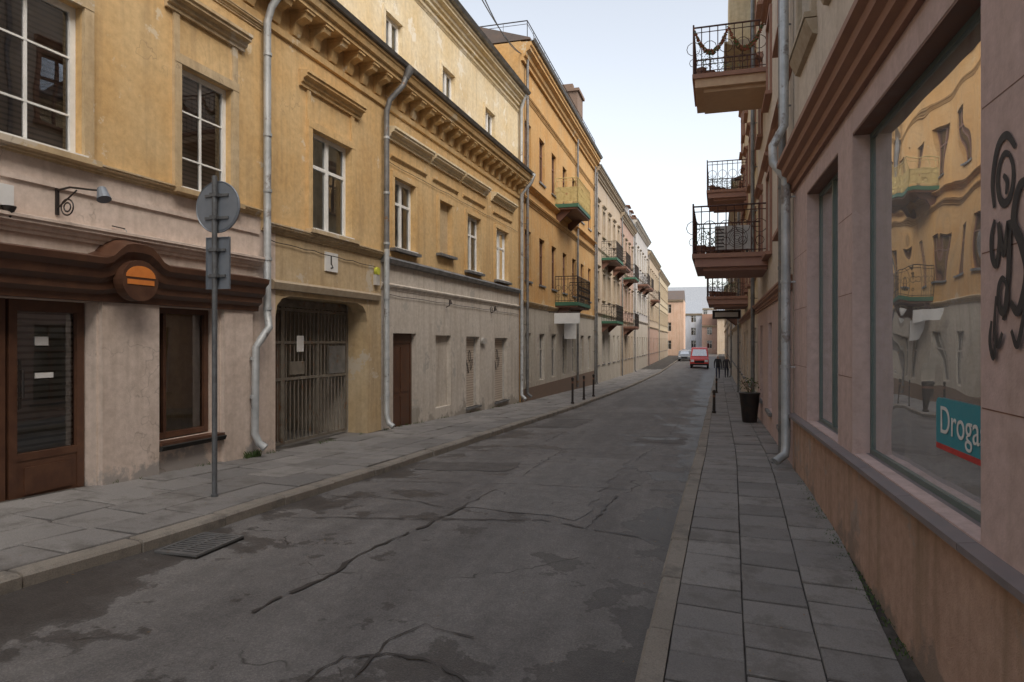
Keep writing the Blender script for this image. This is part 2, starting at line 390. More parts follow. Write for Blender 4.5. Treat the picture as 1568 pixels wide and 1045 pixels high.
for i in range(len(SS)-1):
    for j in range(N):
        q=[]
        for (s,k) in ((SS[i],j),(SS[i],j+1),(SS[i+1],j+1),(SS[i+1],j)):
            a,b=kl(s)-.02,kr(s)+.02; t=a+(b-a)*k/N; q.append((t,s,gz(s,t)-.12+.03*math.sin(math.pi*k/N)))
        p.poly(q)
road=p.done(smooth=True); place(road)
def rz(s,t):
    a,b=kl(s),kr(s); return gz(s,t)-.12+.03*math.sin(math.pi*min(1,max(0,(t-a)/(b-a))))
def patch(name,poly,m,h=.006):
    pt=stmesh(name,[m])
    t0=min(q[0] for q in poly);t1=max(q[0] for q in poly);s0=min(q[1] for q in poly);s1=max(q[1] for q in poly)
    (A,B,C,D)=poly; n=max(2,int((s1-s0)/.2)+1); k=max(2,int((t1-t0)/.2)+1)
    def at(u,v):
        x=(A[0]*(1-u)+B[0]*u)*(1-v)+(D[0]*(1-u)+C[0]*u)*v; y=(A[1]*(1-u)+B[1]*u)*(1-v)+(D[1]*(1-u)+C[1]*u)*v
        if u in (0,1) or v in (0,1): x+=.04*math.sin(y*9+x*5)+.02*math.sin(y*23); y+=.04*math.sin(x*8+y*3)+.02*math.sin(x*27)
        return (x,y,rz(y,x)+h)
    for i in range(n):
        for j in range(k):
            pt.poly([at(j/k,i/n),at((j+1)/k,i/n),at((j+1)/k,(i+1)/n),at(j/k,(i+1)/n)])
    o=pt.done(smooth=True); o.parent=road; return o
patch('asphalt_patch',[(-4.4,9.6),(-2.9,9.8),(-2.9,10.6),(-4.4,10.4)],ASD)
patch('asphalt_patch',[(-2.8,7.6),(-1.4,7.6),(-1.3,11.6),(-2.7,11.4)],ASL)
patch('asphalt_patch',[(-1.5,14.0),(-.5,14.1),(-.5,15.4),(-1.4,15.2)],ASD)
patch('asphalt_patch',[(-4.2,16.5),(-3.2,16.5),(-3.1,19.0),(-4.2,19.0)],ASD)
patch('asphalt_patch',[(-2.9,22),(-1.2,22),(-1.2,24.5),(-2.9,24.2)],ASL)
seam=stmesh('tar_seams',[TAR])
def tseam(pts,w=.03):
    P=[]
    for (a,b) in zip(pts,pts[1:]):
        n=max(2,int(math.hypot(a[0]-b[0],a[1]-b[1])/.1))
        for k in range(n): P.append((a[0]+(b[0]-a[0])*k/n+R(-.025,.025),a[1]+(b[1]-a[1])*k/n+R(-.025,.025)))
    P.append(pts[-1]); L=[];Q=[]
    for i in range(len(P)):
        a=Vector(P[max(0,i-1)]);c=Vector(P[min(len(P)-1,i+1)]);t=(c-a).normalized();ww=w*R(.1,1.2)
        L.append((P[i][0]-t.y*ww/2,P[i][1]+t.x*ww/2));Q.append((P[i][0]+t.y*ww/2,P[i][1]-t.x*ww/2))
    for i in range(len(P)-1):
        if random.random()<.07: continue
        seam.poly([(x,y,rz(y,x)+.011) for x,y in (L[i],L[i+1],Q[i+1],Q[i])])
for pts,w in [([(-3.25,4.2),(-3.1,5.0),(-3.1,5.76),(-2.9,6.86),(-2.7,8.6)],.045),([(-4.5,6.5),(-3.2,6.9),(-1.8,7.4),(-.5,7.2)],.03),([(-1.28,7.3),(-1.2,8.1),(-1.15,8.8)],.035),
    ([(-4.7,8.6),(-3,8.9),(-1.0,9.2),(-.35,9.4)],.02),([(-2.1,3.8),(-2.15,4.3),(-2.0,4.6),(-1.6,4.55)],.02),([(-2.6,9.5),(-2.6,12)],.02),
    ([(-4.4,11.8),(-2.8,12.0),(-.4,12.2)],.025),([(-4.3,13.2),(-3.2,13.5),(-3.2,15.8)],.025),([(-1.2,11.6),(-.9,14),(-.8,19)],.02),([(-4.3,20),(-.3,20.6)],.03),
    ([(-4.2,27),(-.2,27.3)],.04),([(-4.6,7.6),(-3.6,7.7),(-3.0,7.5)],.02)]: tseam(pts,w)
tseam([(-1.85+.52*math.cos(a*.3),3.7+.45*math.sin(a*.3)) for a in range(20)],.03)
o=seam.done(); o.parent=road
def lwall(s): return -7.08 if s<6 else (-7.08+.40*(s-6)/19 if s<25 else -6.68-.0055*(s-25))
def rwall(s): return 1.40 if s<3 else (1.40-.2*(s-3)/7.8 if s<10.8 else 1.2+.016*(s-10.8))
for side in ('L','R'):
    b=stmesh('pavement',[JNT]+SL+[KRB])
    for i in range(len(SS)-1):
        for j in range(6):
            q=[]
            for (s,k) in ((SS[i],j),(SS[i],j+1),(SS[i+1],j+1),(SS[i+1],j)):
                if side=='L': a,c=lwall(s)-.4,kl(s)-.05
                else: a,c=kr(s)+.05,rwall(s)+.4
                t=a+(c-a)*k/6; q.append((t,s,gz(s,t)-.022))
            b.poly(q)
    ncol=4 if side=='L' else 3
    for cidx in range(ncol):
        s=-3+R(0,.4)
        if side=='R': s=-3+(.2 if cidx%2 else 0)
        while s<70:
            Ls=(R(.6,.9) if side=='L' else R(.36,.41)) if s<35 else 1.5
            e=s+Ls
            def edge(x,c):
                if side=='L':
                    a,d=lwall(x)-.05,kl(x)-.17; return a+(d-a)*c/ncol
                return kr(x)+.17+c*.49
            g=.005 if side=='R' else .009; gs=.010+R(0,.005)
            cor=[(edge(s,cidx)+g,s+gs),(edge(s,cidx+1)-g,s+gs),(edge(e,cidx+1)-g,e-gs),(edge(e,cidx)+g,e-gs)]
            if side=='L': cor=[(x+R(-.008,.008),y+R(-.014,.014)) for x,y in cor]
            else: cor=[(x+R(-.002,.002),y+R(-.005,.005)) for x,y in cor]
            dz=R(-.006,.006); tl=[R(-.006,.006) for _ in range(4)]
            top=[(x+(.005 if k in(0,3) else -.005),y+(g*2 if k<2 else -g*2),gz(y,x)+dz+tl[k]) for k,(x,y) in enumerate(cor)]
            mid=[(x,y,gz(y,x)+dz+tl[k]-.008) for k,(x,y) in enumerate(cor)]
            low=[(x,y,gz(y,x)-.035) for k,(x,y) in enumerate(cor)]
            m=random.choice([1,1,2,3])
            bse=len(b.v); b.v+=[b.P(*q) for q in top+mid+low]
            b.f.append((bse,bse+1,bse+2,bse+3)); b.mi.append(m)
            for r0 in (0,4):
                for k in range(4):
                    k2=(k+1)%4; b.f.append((bse+r0+k,bse+r0+4+k,bse+r0+4+k2,bse+r0+k2)); b.mi.append(m)
            s=e
    s=-6
    while s<110:
        e=s+(1.0 if s<40 else 3)
        dz=R(-.012,.006); jt=R(-.015,.015)
        if side=='L': cor=[(kl(s)-.165+jt,s+.009),(kl(s)+jt,s+.009),(kl(e)+jt,e-.009),(kl(e)-.165+jt,e-.009)]
        else: cor=[(kr(s)+jt*.4,s+.007),(kr(s)+.165,s+.007),(kr(e)+.165,e-.007),(kr(e)+jt*.4,e-.007)]
        top=[]
        for k,(x,y) in enumerate(cor):
            road_side=(k in (1,2)) if side=='L' else (k in (0,3))
            off=(-.025 if side=='L' else .025) if road_side else 0
            top.append((x+off,y+(.012 if k<2 else -.012),gz(y,x)+dz))
        mid=[(x,y,gz(y,x)+dz-.025) for x,y in cor]; low=[(x,y,gz(y,x)-.3) for x,y in cor]
        bse=len(b.v); b.v+=[b.P(*q) for q in top+mid+low]
        b.f.append((bse,bse+1,bse+2,bse+3)); b.mi.append(4)
        for r0 in (0,4):
            for k in range(4):
                k2=(k+1)%4; b.f.append((bse+r0+k,bse+r0+4+k,bse+r0+4+k2,bse+r0+k2)); b.mi.append(4)
        s=e
    place(b.done())
dr=stmesh('storm_drain',[ZND,DARK,ASD])
s0,t0=5.35,kl(5.35)+.06
zb=rz(5.3,t0+.25)+.008
dr.box(t0,t0+.46,s0-.32,s0+.32,zb-.03,zb+.006,1)
for q in ((t0,t0+.03,s0-.32,s0+.32),(t0+.43,t0+.46,s0-.32,s0+.32),(t0+.03,t0+.43,s0-.32,s0-.29),(t0+.03,t0+.43,s0+.29,s0+.32)): dr.box(*q,zb,zb+.024,0)
for k in range(11): 
    y=s0-.27+k*.054; dr.box(t0+.03,t0+.43,y-.014,y+.014,zb+.004,zb+.02,0)
dr.box(t0+.215,t0+.245,s0-.29,s0+.29,zb+.004,zb+.0215,0)
place(dr.done())
wd=stmesh('weeds',[LEAF])
def tuft(t,s,n,h):
    for _ in range(n):
        a=R(0,6.28);x=t+R(-.05,.05);y=s+R(-.07,.07);z=gz(s,t)-.01;hh=h*R(.4,1);w=.006
        dx,dy=math.cos(a)*hh*.5,math.sin(a)*hh*.5
        wd.poly([(x-w,y,z),(x+w,y,z),(x+dx*.6+w*.6,y+dy*.6,z+hh*.7),(x+dx,y+dy,z+hh*.9)])
for k in range(110):
    s=R(2.5,10); tuft(rwall(s)-.03-R(0,.08),s,6,.03)
for k in range(40):
    s=R(6,26); tuft(lwall(s)+.04,s,7,.08)
for s in (9.05,9.2,9.3): tuft(lwall(s)+.1,s,50,.16)
place(wd.done())
lt=stmesh('dead_leaves',[paint('dead_leaf',(.2,.12,.05),(.3,.2,.1),.8)])
for k in range(260):
    s=R(3,16); t=random.choice([R(-.2,1.2),kl(s)+R(0,.3),kr(s)-R(0,.25),R(-6.8,-5),R(-4.5,-.5)])
    z=(rz(s,t) if kl(s)<t<kr(s) else gz(s,t))+.012; a=R(0,6.28); r=R(.005,.016)
    lt.poly([(t+r*math.cos(a+k2*1.57)*(1 if k2%2 else .5),s+r*math.sin(a+k2*1.57)*(1 if k2%2 else .5),z+R(0,.006)) for k2 in range(4)])
place(lt.done())
# ------------------------------------------------------------ LEFT: shop house
AO,AK=-7.56,.315
bld,sg=frame('ochre_shop_house',AO,AK,'L')
LA=4.0;LB=11.6
gops=[(5.6,8.58,-1.80,.46),(9.48,10.65,-1.36,.46)]
uops=[(5.2,6.15,2.13,3.9),(7.2,8.38,2.13,3.9),(9.88,10.9,2.1,3.82)]
w=Part('walls',bld,[PNK,OCH,DARK],sg)
w.wall(LA,LB,-3,2.0,gops,.28,0); w.wall(LA,LB,2.0,6.0,uops,.16,1)
body(w,LA,LB-.01,-3,6.0,1)
for a,b_ in ((8.6,9.46),(10.68,11.32)): w.box(a,b_,-.02,.07,-3,.50,0)
w.prism([(0,-1.48),(.1,-1.46),(.13,-1.40),(0,-1.36)],9.47,10.67,2)
w.done()
t=Part('trim',bld,[PNK,OCHD,STN],sg)
cornice(t,LA,LB-.05,1.16,1.34,.14,0); cornice(t,LA,LB-.05,2.0,2.11,.1,1); t.box(LA,LB-.06,0,.03,1.72,1.78,0)
for a,b_,c,d in uops: surround(t,a,b_,c,d,.13,.05,1,cap=(4.5,4.74,.14),sm=1)
cornice(t,LA,LB,5.02,5.14,.08,1)
t.done()
wn=Part('windows',bld,[WHT,GLS,BLND],sg)
windows(wn,uops,.14,2,trans=0,lattice=True,fw=.075)
for a,b_,c,d in uops: wn.box(a-.02,b_+.02,-.13,.09,c-.003,c+.03,0)
wn.done()
sh=Part('shopfront',bld,[BRN,GLS,SHUT,DARK,IRN],sg)
e=-.24
for (a,b_,door) in ((5.62,6.6,0),(6.62,7.62,0),(7.66,8.56,1)):
    fw=.09
    sh.box(a,a+fw,e,e+.07,-1.86,.46);sh.box(b_-fw,b_,e,e+.07,-1.86,.46)
    sh.box(a+fw,b_-fw,e,e+.07,.33,.46);sh.box(a+fw,b_-fw,e,e+.07,-1.86,-1.76)
    sh.box(a+fw,b_-fw,e+.002,e+.06,-1.76,-1.32);
    sh.box(a+fw+.08,b_-fw-.08,e+.06,e+.075,-1.70,-1.4)
    sh.box(a+fw,b_-fw,e,e+.068,-1.32,-1.24)
    sh.poly([(a,e+.02,-1.3),(b_,e+.02,-1.3),(b_,e+.02,.4),(a,e+.02,.4)],1)
    sh.poly([(a,e-.04,-1.8),(b_,e-.04,-1.8),(b_,e-.04,.46),(a,e-.04,.46)],2)
sh.tube([(7.77,e+.07,-.62),(7.77,e+.13,-.62),(7.77,e+.13,-.32),(7.77,e+.07,-.32)],.013,6,4)
sh.box(7.755,7.785,e+.07,e+.085,-.75,-.2,4)
a,b_=9.5,10.63
for q in ((a,a+.08,-1.34,.46),(b_-.08,b_,-1.34,.46),(a+.08,b_-.08,-1.34,-1.26),(a+.08,b_-.08,.38,.46),(a+.28,a+.33,-1.26,.38)): sh.box(q[0],q[1],e,e+.06,q[2],q[3])
sh.poly([(a,e+.02,-1.34),(b_,e+.02,-1.34),(b_,e+.02,.46),(a,e+.02,.46)],1)
sh.poly([(a,e-.3,-1.34),(b_,e-.3,-1.34),(b_,e-.3,.46),(a,e-.3,.46)],3)
sh.box(9.47,10.66,-.1,.1,-1.40,-1.355)
prof=[(0,.47),(.10,.47),(.11,.55),(.17,.6),(.17,.68),(.23,.74),(.24,.84),(.30,.90),(.31,.97),(0,1.03)]
cx=8.93
sh.prism(prof,LA,cx-.75); sh.prism(prof,cx+.75,11.42)
n=16
for k in range(n):
    x0=cx-.75+1.5*k/n;x1=cx-.75+1.5*(k+1)/n
    h=lambda x:.22*math.exp(-((x-cx)/.33)**4)
    b=len(sh.v)
    for x in (x0,x1):
        for (o_,z_) in prof: sh.v.append(sh.P(x,o_,z_+h(x)*((z_-.47)/.5)**1))
    m=len(prof)
    for i in range(m-1): sh.f.append((b+i,b+i+1,b+m+i+1,b+m+i)); sh.mi.append(0)
sh.done()
sg_=Part('oval_sign',bld,[BRN,ORS,IRN],sg)
sx=8.90
P=[(sx+.27*math.cos(2*math.pi*k/28),.74+.25*math.sin(2*math.pi*k/28)) for k in range(28)]
sg_.prismO(P,.20,.345,0)
sg_.box(sx-.2,sx+.2,.34,.352,.69,.75,1)
P=[(sx+.22*math.cos(math.pi*k/12),.78+.14*math.sin(math.pi*k/12)) for k in range(13)]
sg_.prismO(P,.34,.352,1)
sg_.done()
ex=Part('wall_fittings',bld,[WPL,IRN,SGN,BRN,ZNC],sg)
ex.box(6.98,7.5,.0,.12,1.40,1.62,0)
for k in range(4): ex.tube([(7.46,.1,1.40-k*.03),(7.46,.1,1.37-k*.03)],[.07-.012*k,.062-.014*k],12,1)
ex.box(8.05,8.09,0,.02,1.42,1.75,1); ex.tube([(8.07,.02,1.7),(8.07,.2,1.72),(8.07,.45,1.68),(8.1,.62,1.66)],.012,6,1)
ex.ring(8.07,.16,1.50,.09,.01,'oz',16,1);ex.ring(8.07,.16,1.50,.05,.01,'oz',12,1);ex.tube([(8.07,.02,1.5),(8.07,.3,1.68)],.009,6,1)
ex.tube([(8.12,.6,1.69),(8.10,.66,1.56)],[.045,.075],12,2)
ex.tube([(8.95,.02,1.40),(8.95,.06,1.38),(8.98,.08,1.15),(8.99,.05,1.0)],.006,5,4)
ex.tube([(8.78,.02,1.41),(8.95,.04,1.40)],.008,5,1)
ex.box(7.98,8.14,e+.025,e+.03,-.05,.05,0); ex.box(7.98,8.2,e+.025,e+.03,-.42,-.36,0)
ex.done()
def brackets(part,l0,l1,sp=.6,m=0,z0=5.3,z1=5.7):
    x=l0+.2
    while x<l1-.1:
        h=z1-z0
        part.prism([(0,z0),(.07,z0),(.1,z0+.08),(.12,z0+.2),(.2,z0+h*.6),(.30,z0+h*.66),(.34,z1-.04),(.34,z1),(0,z1)],x,x+.2,m)
        part.box(x-.02,x+.22,0,.36,z1-.05,z1+.001,m)
        x+=sp
def maincornice(part,l0,l1,m=0,g=1):
    part.prism([(0,5.14),(.05,5.15),(.06,5.26),(0,5.28)],l0,l1,m)
    brackets(part,l0,l1,.58,m)
    part.prism([(0,5.7),(.38,5.7),(.38,5.78),(.44,5.8),(.47,5.9),(.5,5.92),(.5,5.97),(0,6.02)],l0,l1,m)
    part.prism([(.44,5.975),(.56,5.985),(.60,6.05),(.58,6.05),(.54,6.0),(.44,6.0)],l0,l1,g)
mc=Part('cornice',bld,[OCH,ZND],sg); maincornice(mc,LA,LB,0,1); mc.done()
rf=Part('roof',bld,[ROOF],sg); roof(rf,LA,LB,6.03); rf.done()
# ------------------------------------------------------------ LEFT: gateway house
bld,sg=frame('ochre_gateway_house',AO,AK,'L')
L0,L1=11.6,26.03
gate=(11.98,15.05,-3,.78)
ub=[(12.98,14.33,2.02,3.85),(16.2,17.28,2.1,3.72),(20.75,21.85,2.05,3.7),(23.35,24.6,2.0,3.7)]
blind=[(18.75,19.6,2.3,3.7)]
gb=[(16.2,17.4,-2.15,.18),(18.56,19.6,-1.75,.15),(20.75,21.85,-1.95,.13),(23.3,24.65,-2.0,.1)]
at=[(12.9,13.75,6.05,7.3),(15.8,16.6,6.05,7.3),(18.95,19.8,6.05,7.3),(22.3,23.2,6.05,7.3)]
w=Part('walls',bld,[OCH,GRY,OCHL,OCHD,PNK,DARK],sg)
w.wall(L0,11.98,-3,1.86,[],.2,4); w.wall(11.98,15.65,-3,1.86,[gate],.35,3)
w.wall(15.65,L1,-3,1.80,gb,.2,1); w.wall(L0,L1,1.86,6.0,ub+blind,.16,0)
w.poly([(15.65,0,1.8),(L1,0,1.8),(L1,0,1.86),(15.65,0,1.86)],0)
w.wall(L0,L1,6.0,8.9,at,.14,2,o=0)
a,b_,c,d=blind[0]; w.poly([(a,-.10,c),(b_,-.10,c),(b_,-.10,d),(a,-.10,d)],3)
a,b_,c,d=gb[1]; w.poly([(a,-.12,c),(b_,-.12,c),(b_,-.12,d),(a,-.12,d)],1)
w.box(L0+.01,11.97,-9,-.45,-3,.86,4); w.box(15.07,L1-.01,-9,-.45,-3,.86,1); w.box(L0+.01,L1-.01,-9,-.45,.87,8.88,2)
for l in (L0+.005,L1-.005): w.poly([(l,0,-3),(l,-.45,-3),(l,-.45,8.9),(l,0,8.9)],2)
for l in (11.98,15.05): w.poly([(l,-.34,-3),(l,-.46,-3),(l,-.46,.86),(l,-.34,.86)],3)
w.poly([(L0,0,8.9),(L1,0,8.9),(L1,-.45,8.9),(L0,-.45,8.9)],2)
w.done()
ps=Part('gate_passage',bld,[OCHD,SL[1],YEL,DARK],sg)
ps.box(11.7,16,-20,.0,-3.0,-1.94,1); ps.box(8,30,-20.4,-20,-3,2.6,2); ps.box(7.8,8,-20,-9,-3,3,0); ps.box(26.2,26.4,-20,-9,-3,3,0)
ps.box(16,30,-20,-9.05,-3.0,-1.95,1)
ps.poly([(11.98,-.33,.785),(15.05,-.33,.785),(15.05,-9,.785),(11.98,-9,.785)],0)
ps.done()
hn=Part('gate_lintel',bld,[OCHD,STN],sg)
for sgn,x in ((1,11.983),(-1,15.047)):
    hn.prismO([(x,.775),(x+sgn*.4,.775),(x+sgn*.18,.72),(x+sgn*.05,.6),(x,.4)],-.33,-.004,0)
hn.prism([(0,.86),(.06,.87),(.09,.98),(.05,1.02),(0,1.03)],11.85,15.5,1)
hn.done()
gt=Part('iron_gate',bld,[IRG,ZND,WPL,BRN],sg)
g=-.5; zb,zt=-1.88,.62
for x in (11.99,12.75,12.80,14.95,13.9):
    gt.box(x,x+.05,g,g+.05,zb,zt)
for z in (zb,-.72,.55,-.05): gt.box(12.0,14.98,g+.002,g+.045,z,z+.05)
x=12.06
while x<14.95:
    gt.tube([(x,g+.02,zb),(x,g+.02,zt)],.014,5); x+=.125
gt.poly([(12.02,g+.01,-1.8),(12.75,g+.01,-1.8),(12.75,g+.01,.5),(12.02,g+.01,.5)],3)
gt.box(13.0,13.45,g+.03,g+.06,-.62,-.38,0)
gt.box(13.2,13.42,g+.06,g+.064,-.2,.1,2)
gt.box(14.3,14.9,g+.05,g+.055,-.66,-.1,1)
gt.box(12.0,14.98,g,g+.04,.62,.76,0)
gt.done()
t=Part('trim',bld,[OCH,OCHD,STN,GRY,ZND,OCHL],sg)
cornice(t,L0,15.6,1.80,1.95,.12,1); t.prism([(0,1.72),(.1,1.73),(.13,1.82),(.1,1.86),(0,1.9)],15.62,L1,4); cornice(t,15.62,L1,1.15,1.27,.06,3)
surround(t,*ub[0],.13,.06,0,cap=(4.52,4.78,.22),sm=1)
for q in ub[1:]+blind: surround(t,*q,.12,.05,0,sm=4,sill=1)
for a,b_ in ((15.9,18.1),(18.2,20.2),(20.3,22.4),(22.9,25.2)): cornice(t,a,b_,4.5,4.76,.22,5); cornice(t,a+.15,b_-.15,4.1,4.18,.06,0)
for q in at: surround(t,*q,.1,.04,5)
cornice(t,L0,L1,8.25,8.34,.06,5); cornice(t,L0,L1,8.5,8.88,.3,5)
t.prism([(.28,8.885),(.4,8.9),(.46,8.98),(.44,8.98),(.38,8.92),(.28,8.91)],L0,L1,4)
for q in gb[2:]: t.box(q[0]-.05,q[1]+.05,-.1,.07,q[2]-.05,q[2],4)
t.done()
mc=Part('cornice',bld,[OCH,ZND],sg); maincornice(mc,L0,L1,0,1); mc.done()
wn=Part('windows',bld,[WHT,GLS,CURT,DARK],sg)
windows(wn,ub,.14,2,fw=.08); windows(wn,at,.12,3,trans=0,fw=.09)
for q in ub: wn.box(q[0],q[1],-.13,.12,q[2]-.003,q[2]+.025,0)
wn.done()
bd=Part('boarded_windows',bld,[WPL,BLK,OLD,SHUL],sg)
for q in gb[2:]:
    bd.poly([(q[0],-.17,q[2]),(q[1],-.17,q[2]),(q[1],-.17,q[3]),(q[0],-.17,q[3])],3)
    bd.box(q[0],q[0]+.06,-.17,-.12,q[2],q[3],2);bd.box(q[1]-.06,q[1],-.17,-.12,q[2],q[3],2);bd.box(q[0]+.06,q[1]-.06,-.17,-.12,q[3]-.06,q[3],2)
    x=q[0]+.2
    for k in range(5):
        bd.stroke([(x+.15*k+.09*math.cos(a*.7+k),-.9+(.35*k)%.6+.16*math.sin(a*.7)) for a in range(10)],.045,-.155+.002*k,1)
bd.done()
dd=Part('door',bld,[BRN,GLS,DARK,ZND],sg)
q=gb[0]; e=-.18
dd.box(q[0],q[0]+.08,e,e+.06,-2.15,.18);dd.box(q[1]-.08,q[1],e,e+.06,-2.15,.18);dd.box(q[0]+.08,q[1]-.08,e,e+.06,-.05,.18)
dd.box(q[0]+.08,q[1]-.08,e,e+.04,-2.15,-.05)
for k in (0,1):
    a=q[0]+.12+k*.52; dd.box(a,a+.42,e+.04,e+.055,-2.0,-1.3); dd.box(a,a+.42,e+.04,e+.055,-1.2,-.15)
dd.box(q[0]-.05,q[1]+.05,-.15,.25,-2.2,-2.06,3)
dd.done()
rf=Part('roof',bld,[ROOF],sg); roof(rf,L0,L1,8.93,rise=2.0); rf.done()
dp=Part('downpipes',bld,[ZNC,ZND],sg)
dp.tube([(11.75,.5,5.98),(11.7,.46,5.8),(11.62,.2,5.4),(11.6,.13,5.15),(11.6,.13,.45),(11.55,.2,.22),(11.35,.22,.05),(11.28,.16,-.1),(11.28,.14,-1.45),(11.3,.2,-1.6),(11.33,.3,-1.68)],.06,12,0)
for z in (4.6,3.3,2.4,1.3,.5,-.3,-.9): 
    l=11.6 if z>.2 else 11.28; dp.tube([(l,.135,z),(l,.135,z+.05)],.07,12,0)
dp.tube([(15.9,.56,6.0),(15.85,.5,5.75)],[.12,.065],12,1)
dp.tube([(15.85,.5,5.8),(15.8,.46,5.6),(15.66,.2,5.25),(15.63,.14,5.0),(15.63,.14,2.0)],.06,12,1)
dp.tube([(15.63,.14,2.0),(15.63,.14,-1.6),(15.6,.2,-1.78),(15.6,.32,-1.86)],.062,12,0)
for z in (4.4,3.2,2.1,.9,-.4,-1.2): dp.tube([(15.63,.14,z),(15.63,.14,z+.05)],.072,12,0)
dp.tube([(25.85,.3,8.9),(25.9,.12,8.4),(25.9,.12,6.2),(25.9,.62,5.95),(25.9,.5,5.7),(25.9,.14,5.3),(25.9,.14,-1.95),(25.85,.3,-2.1)],.06,12,0)
dp.done(smooth=True)
ex=Part('plaque_and_alarm_box',bld,[WPL,IRN,YBX,OLD],sg)
ex.box(13.44,13.86,0,.03,1.32,1.68,0); ex.stroke([(13.62,1.62),(13.62,1.45)],.05,.033,1); ex.stroke([(13.62,1.47),(13.68,1.4),(13.6,1.38)],.04,.034,1)
ex.tube([(15.38,.02,1.5),(15.38,.08,1.5)],[.09,.08],14,2); ex.box(15.3,15.46,0,.07,1.2,1.42,3)
ex.tube([(22.0,.03,.0),(22.0,.1,.0)],[.1,.1],12,3); ex.box(21.98,22.3,0,.08,-.08,.08,3)
ex.ring(22.9,.02,1.0,.1,.01,'lz',12,1)
for l in (19.2,22.9): ex.tube([(l,.02,.9),(l,.12,.95),(l,.14,1.1)],.014,6,1); ex.tube([(l,.14,1.1),(l,.16,.98)],[.03,.05],10,1)
for (a,b_,z0,z1) in ((11.7,15.5,1.68,1.60),(15.8,25.8,1.05,.98),(15.8,25.8,4.0,3.95)):
    ex.tube([(a+(b_-a)*k/14,.03,z0+(z1-z0)*k/14-.03*abs(math.sin(k*1.9))) for k in range(15)],.007,4,1)
for l in (15.75,11.8): ex.tube([(l,.03,5.0),(l+.02,.035,3),(l-.02,.03,1.2)],.008,4,1)
ex.done()
# ------------------------------------------------------------ LEFT: orange house
BO,BKK=-6.81,.285
bld,sg=frame('orange_balcony_house',BO,BKK,'L')
L0,L1=26.04,43.0
cols=[26.6,28.9,31.2,33.6,36.0,38.4,40.8]
o2=[(x,x+.95,6.5,8.3) for x in cols]; o1=[(x,x+.95,2.3,4.2) for x in cols]; o0=[(x,x+.95,-1.6,.3) for x in cols]
w=Part('walls',bld,[ORG,OFFW,BRK],sg)
w.wall(L0,L1,1.35,11,o2+o1,.18,0); w.wall(L0,L1,-3.2,1.35,o0,.18,1); body(w,L0,L1,-3.2,11,0); w.wall(L0,L1,-3.2,-1.8,[],.1,2,o=.04); w.box(L0,L1,.0,.04,-1.82,-1.79,2)
w.done()
t=Part('trim',bld,[ORG,ZND,STN,OCHD],sg)
cornice(t,L0,L1,1.3,1.5,.12,3);cornice(t,L0,L1,5.2,5.4,.14,0);cornice(t,L0,L1,5.75,5.9,.2,0);cornice(t,L0,L1,9.1,9.3,.1,0);cornice(t,L0,L1,10.3,10.95,.4,0)
t.prism([(.36,10.96),(.48,10.98),(.54,11.08),(.52,11.08),(.46,11.0),(.36,11.0)],L0,L1,1)
for q in o2+o1: t.box(q[0]-.08,q[1]+.08,0,.06,q[2]-.07,q[2]-.003,1)
t.done()
wn=Part('windows',bld,[BRT,GLS,DARK,OLD],sg); windows(wn,o2+o1,.16,2); windows(wn,o0,.16,2,frm=3); wn.done()
rf=Part('roof',bld,[ROOF,BRK,IRN],sg); roof(rf,L0,L1,11.05,rise=1.6); rf.box(38.0,39.6,-1.3,-.1,11.1,13.4,1); rf.box(37.9,39.7,-1.4,0,13.4,13.55,1)
for l in (38.2,38.9): rf.box(l,l+.4,-1.0,-.4,13.55,13.9,1)
railing(rf,[(26.2,-3.5),(26.2,.2),(42,.2)],11.1,11.8,.9,2,False); rf.done()
dp=Part('downpipe',bld,[ZND],sg); pipe(dp,26.5,10.9,-2.1); pipe(dp,42.6,10.9,-2.7,m=0); dp.tube([(36.9,.12,10.9),(36.9,.12,-2.4)],.06,8); dp.done(smooth=True)
for zdeck,col,rl in ((6.15,YRL,1),(1.75,GRN,0)):
    bc=Part('balcony',bld,[GRN,IRN,YRL,BRT],sg)
    a,b_=31.9,35.3; pr=1.05
    bc.box(a,b_,0,pr,zdeck-.16,zdeck,0); bc.box(a+.05,b_-.05,0,pr-.05,zdeck-.24,zdeck-.16,3)
    for x in (a+.3,b_-.4): bc.prism([(0,zdeck-.8),(.08,zdeck-.8),(.7,zdeck-.24),(0,zdeck-.24)],x,x+.12,3)
    railing(bc,[(a+.03,0),(a+.03,pr-.03),(b_-.03,pr-.03),(b_-.03,0)],zdeck,zdeck+1.15,.13,2 if rl else 1,True)
    if rl: bc.poly([(a+.04,pr-.05,zdeck+.1),(b_-.04,pr-.05,zdeck+.1),(b_-.04,pr-.05,zdeck+.75),(a+.04,pr-.05,zdeck+.75)],2); bc.poly([(a+.04,.05,zdeck+.1),(a+.04,pr-.05,zdeck+.1),(a+.04,pr-.05,zdeck+.75),(a+.04,.05,zdeck+.75)],2)
    bc.done()
sgp=Part('projecting_sign',bld,[WPL,IRN],sg); sgp.box(30.6,30.7,.25,1.35,.75,1.2,0); sgp.tube([(30.65,0,1.25),(30.65,1.3,1.25)],.02,6,1); sgp.box(33,33.08,.2,.75,.1,.9,0); sgp.tube([(33.04,0,.95),(33.04,.5,.95)],.02,6,1); sgp.done()
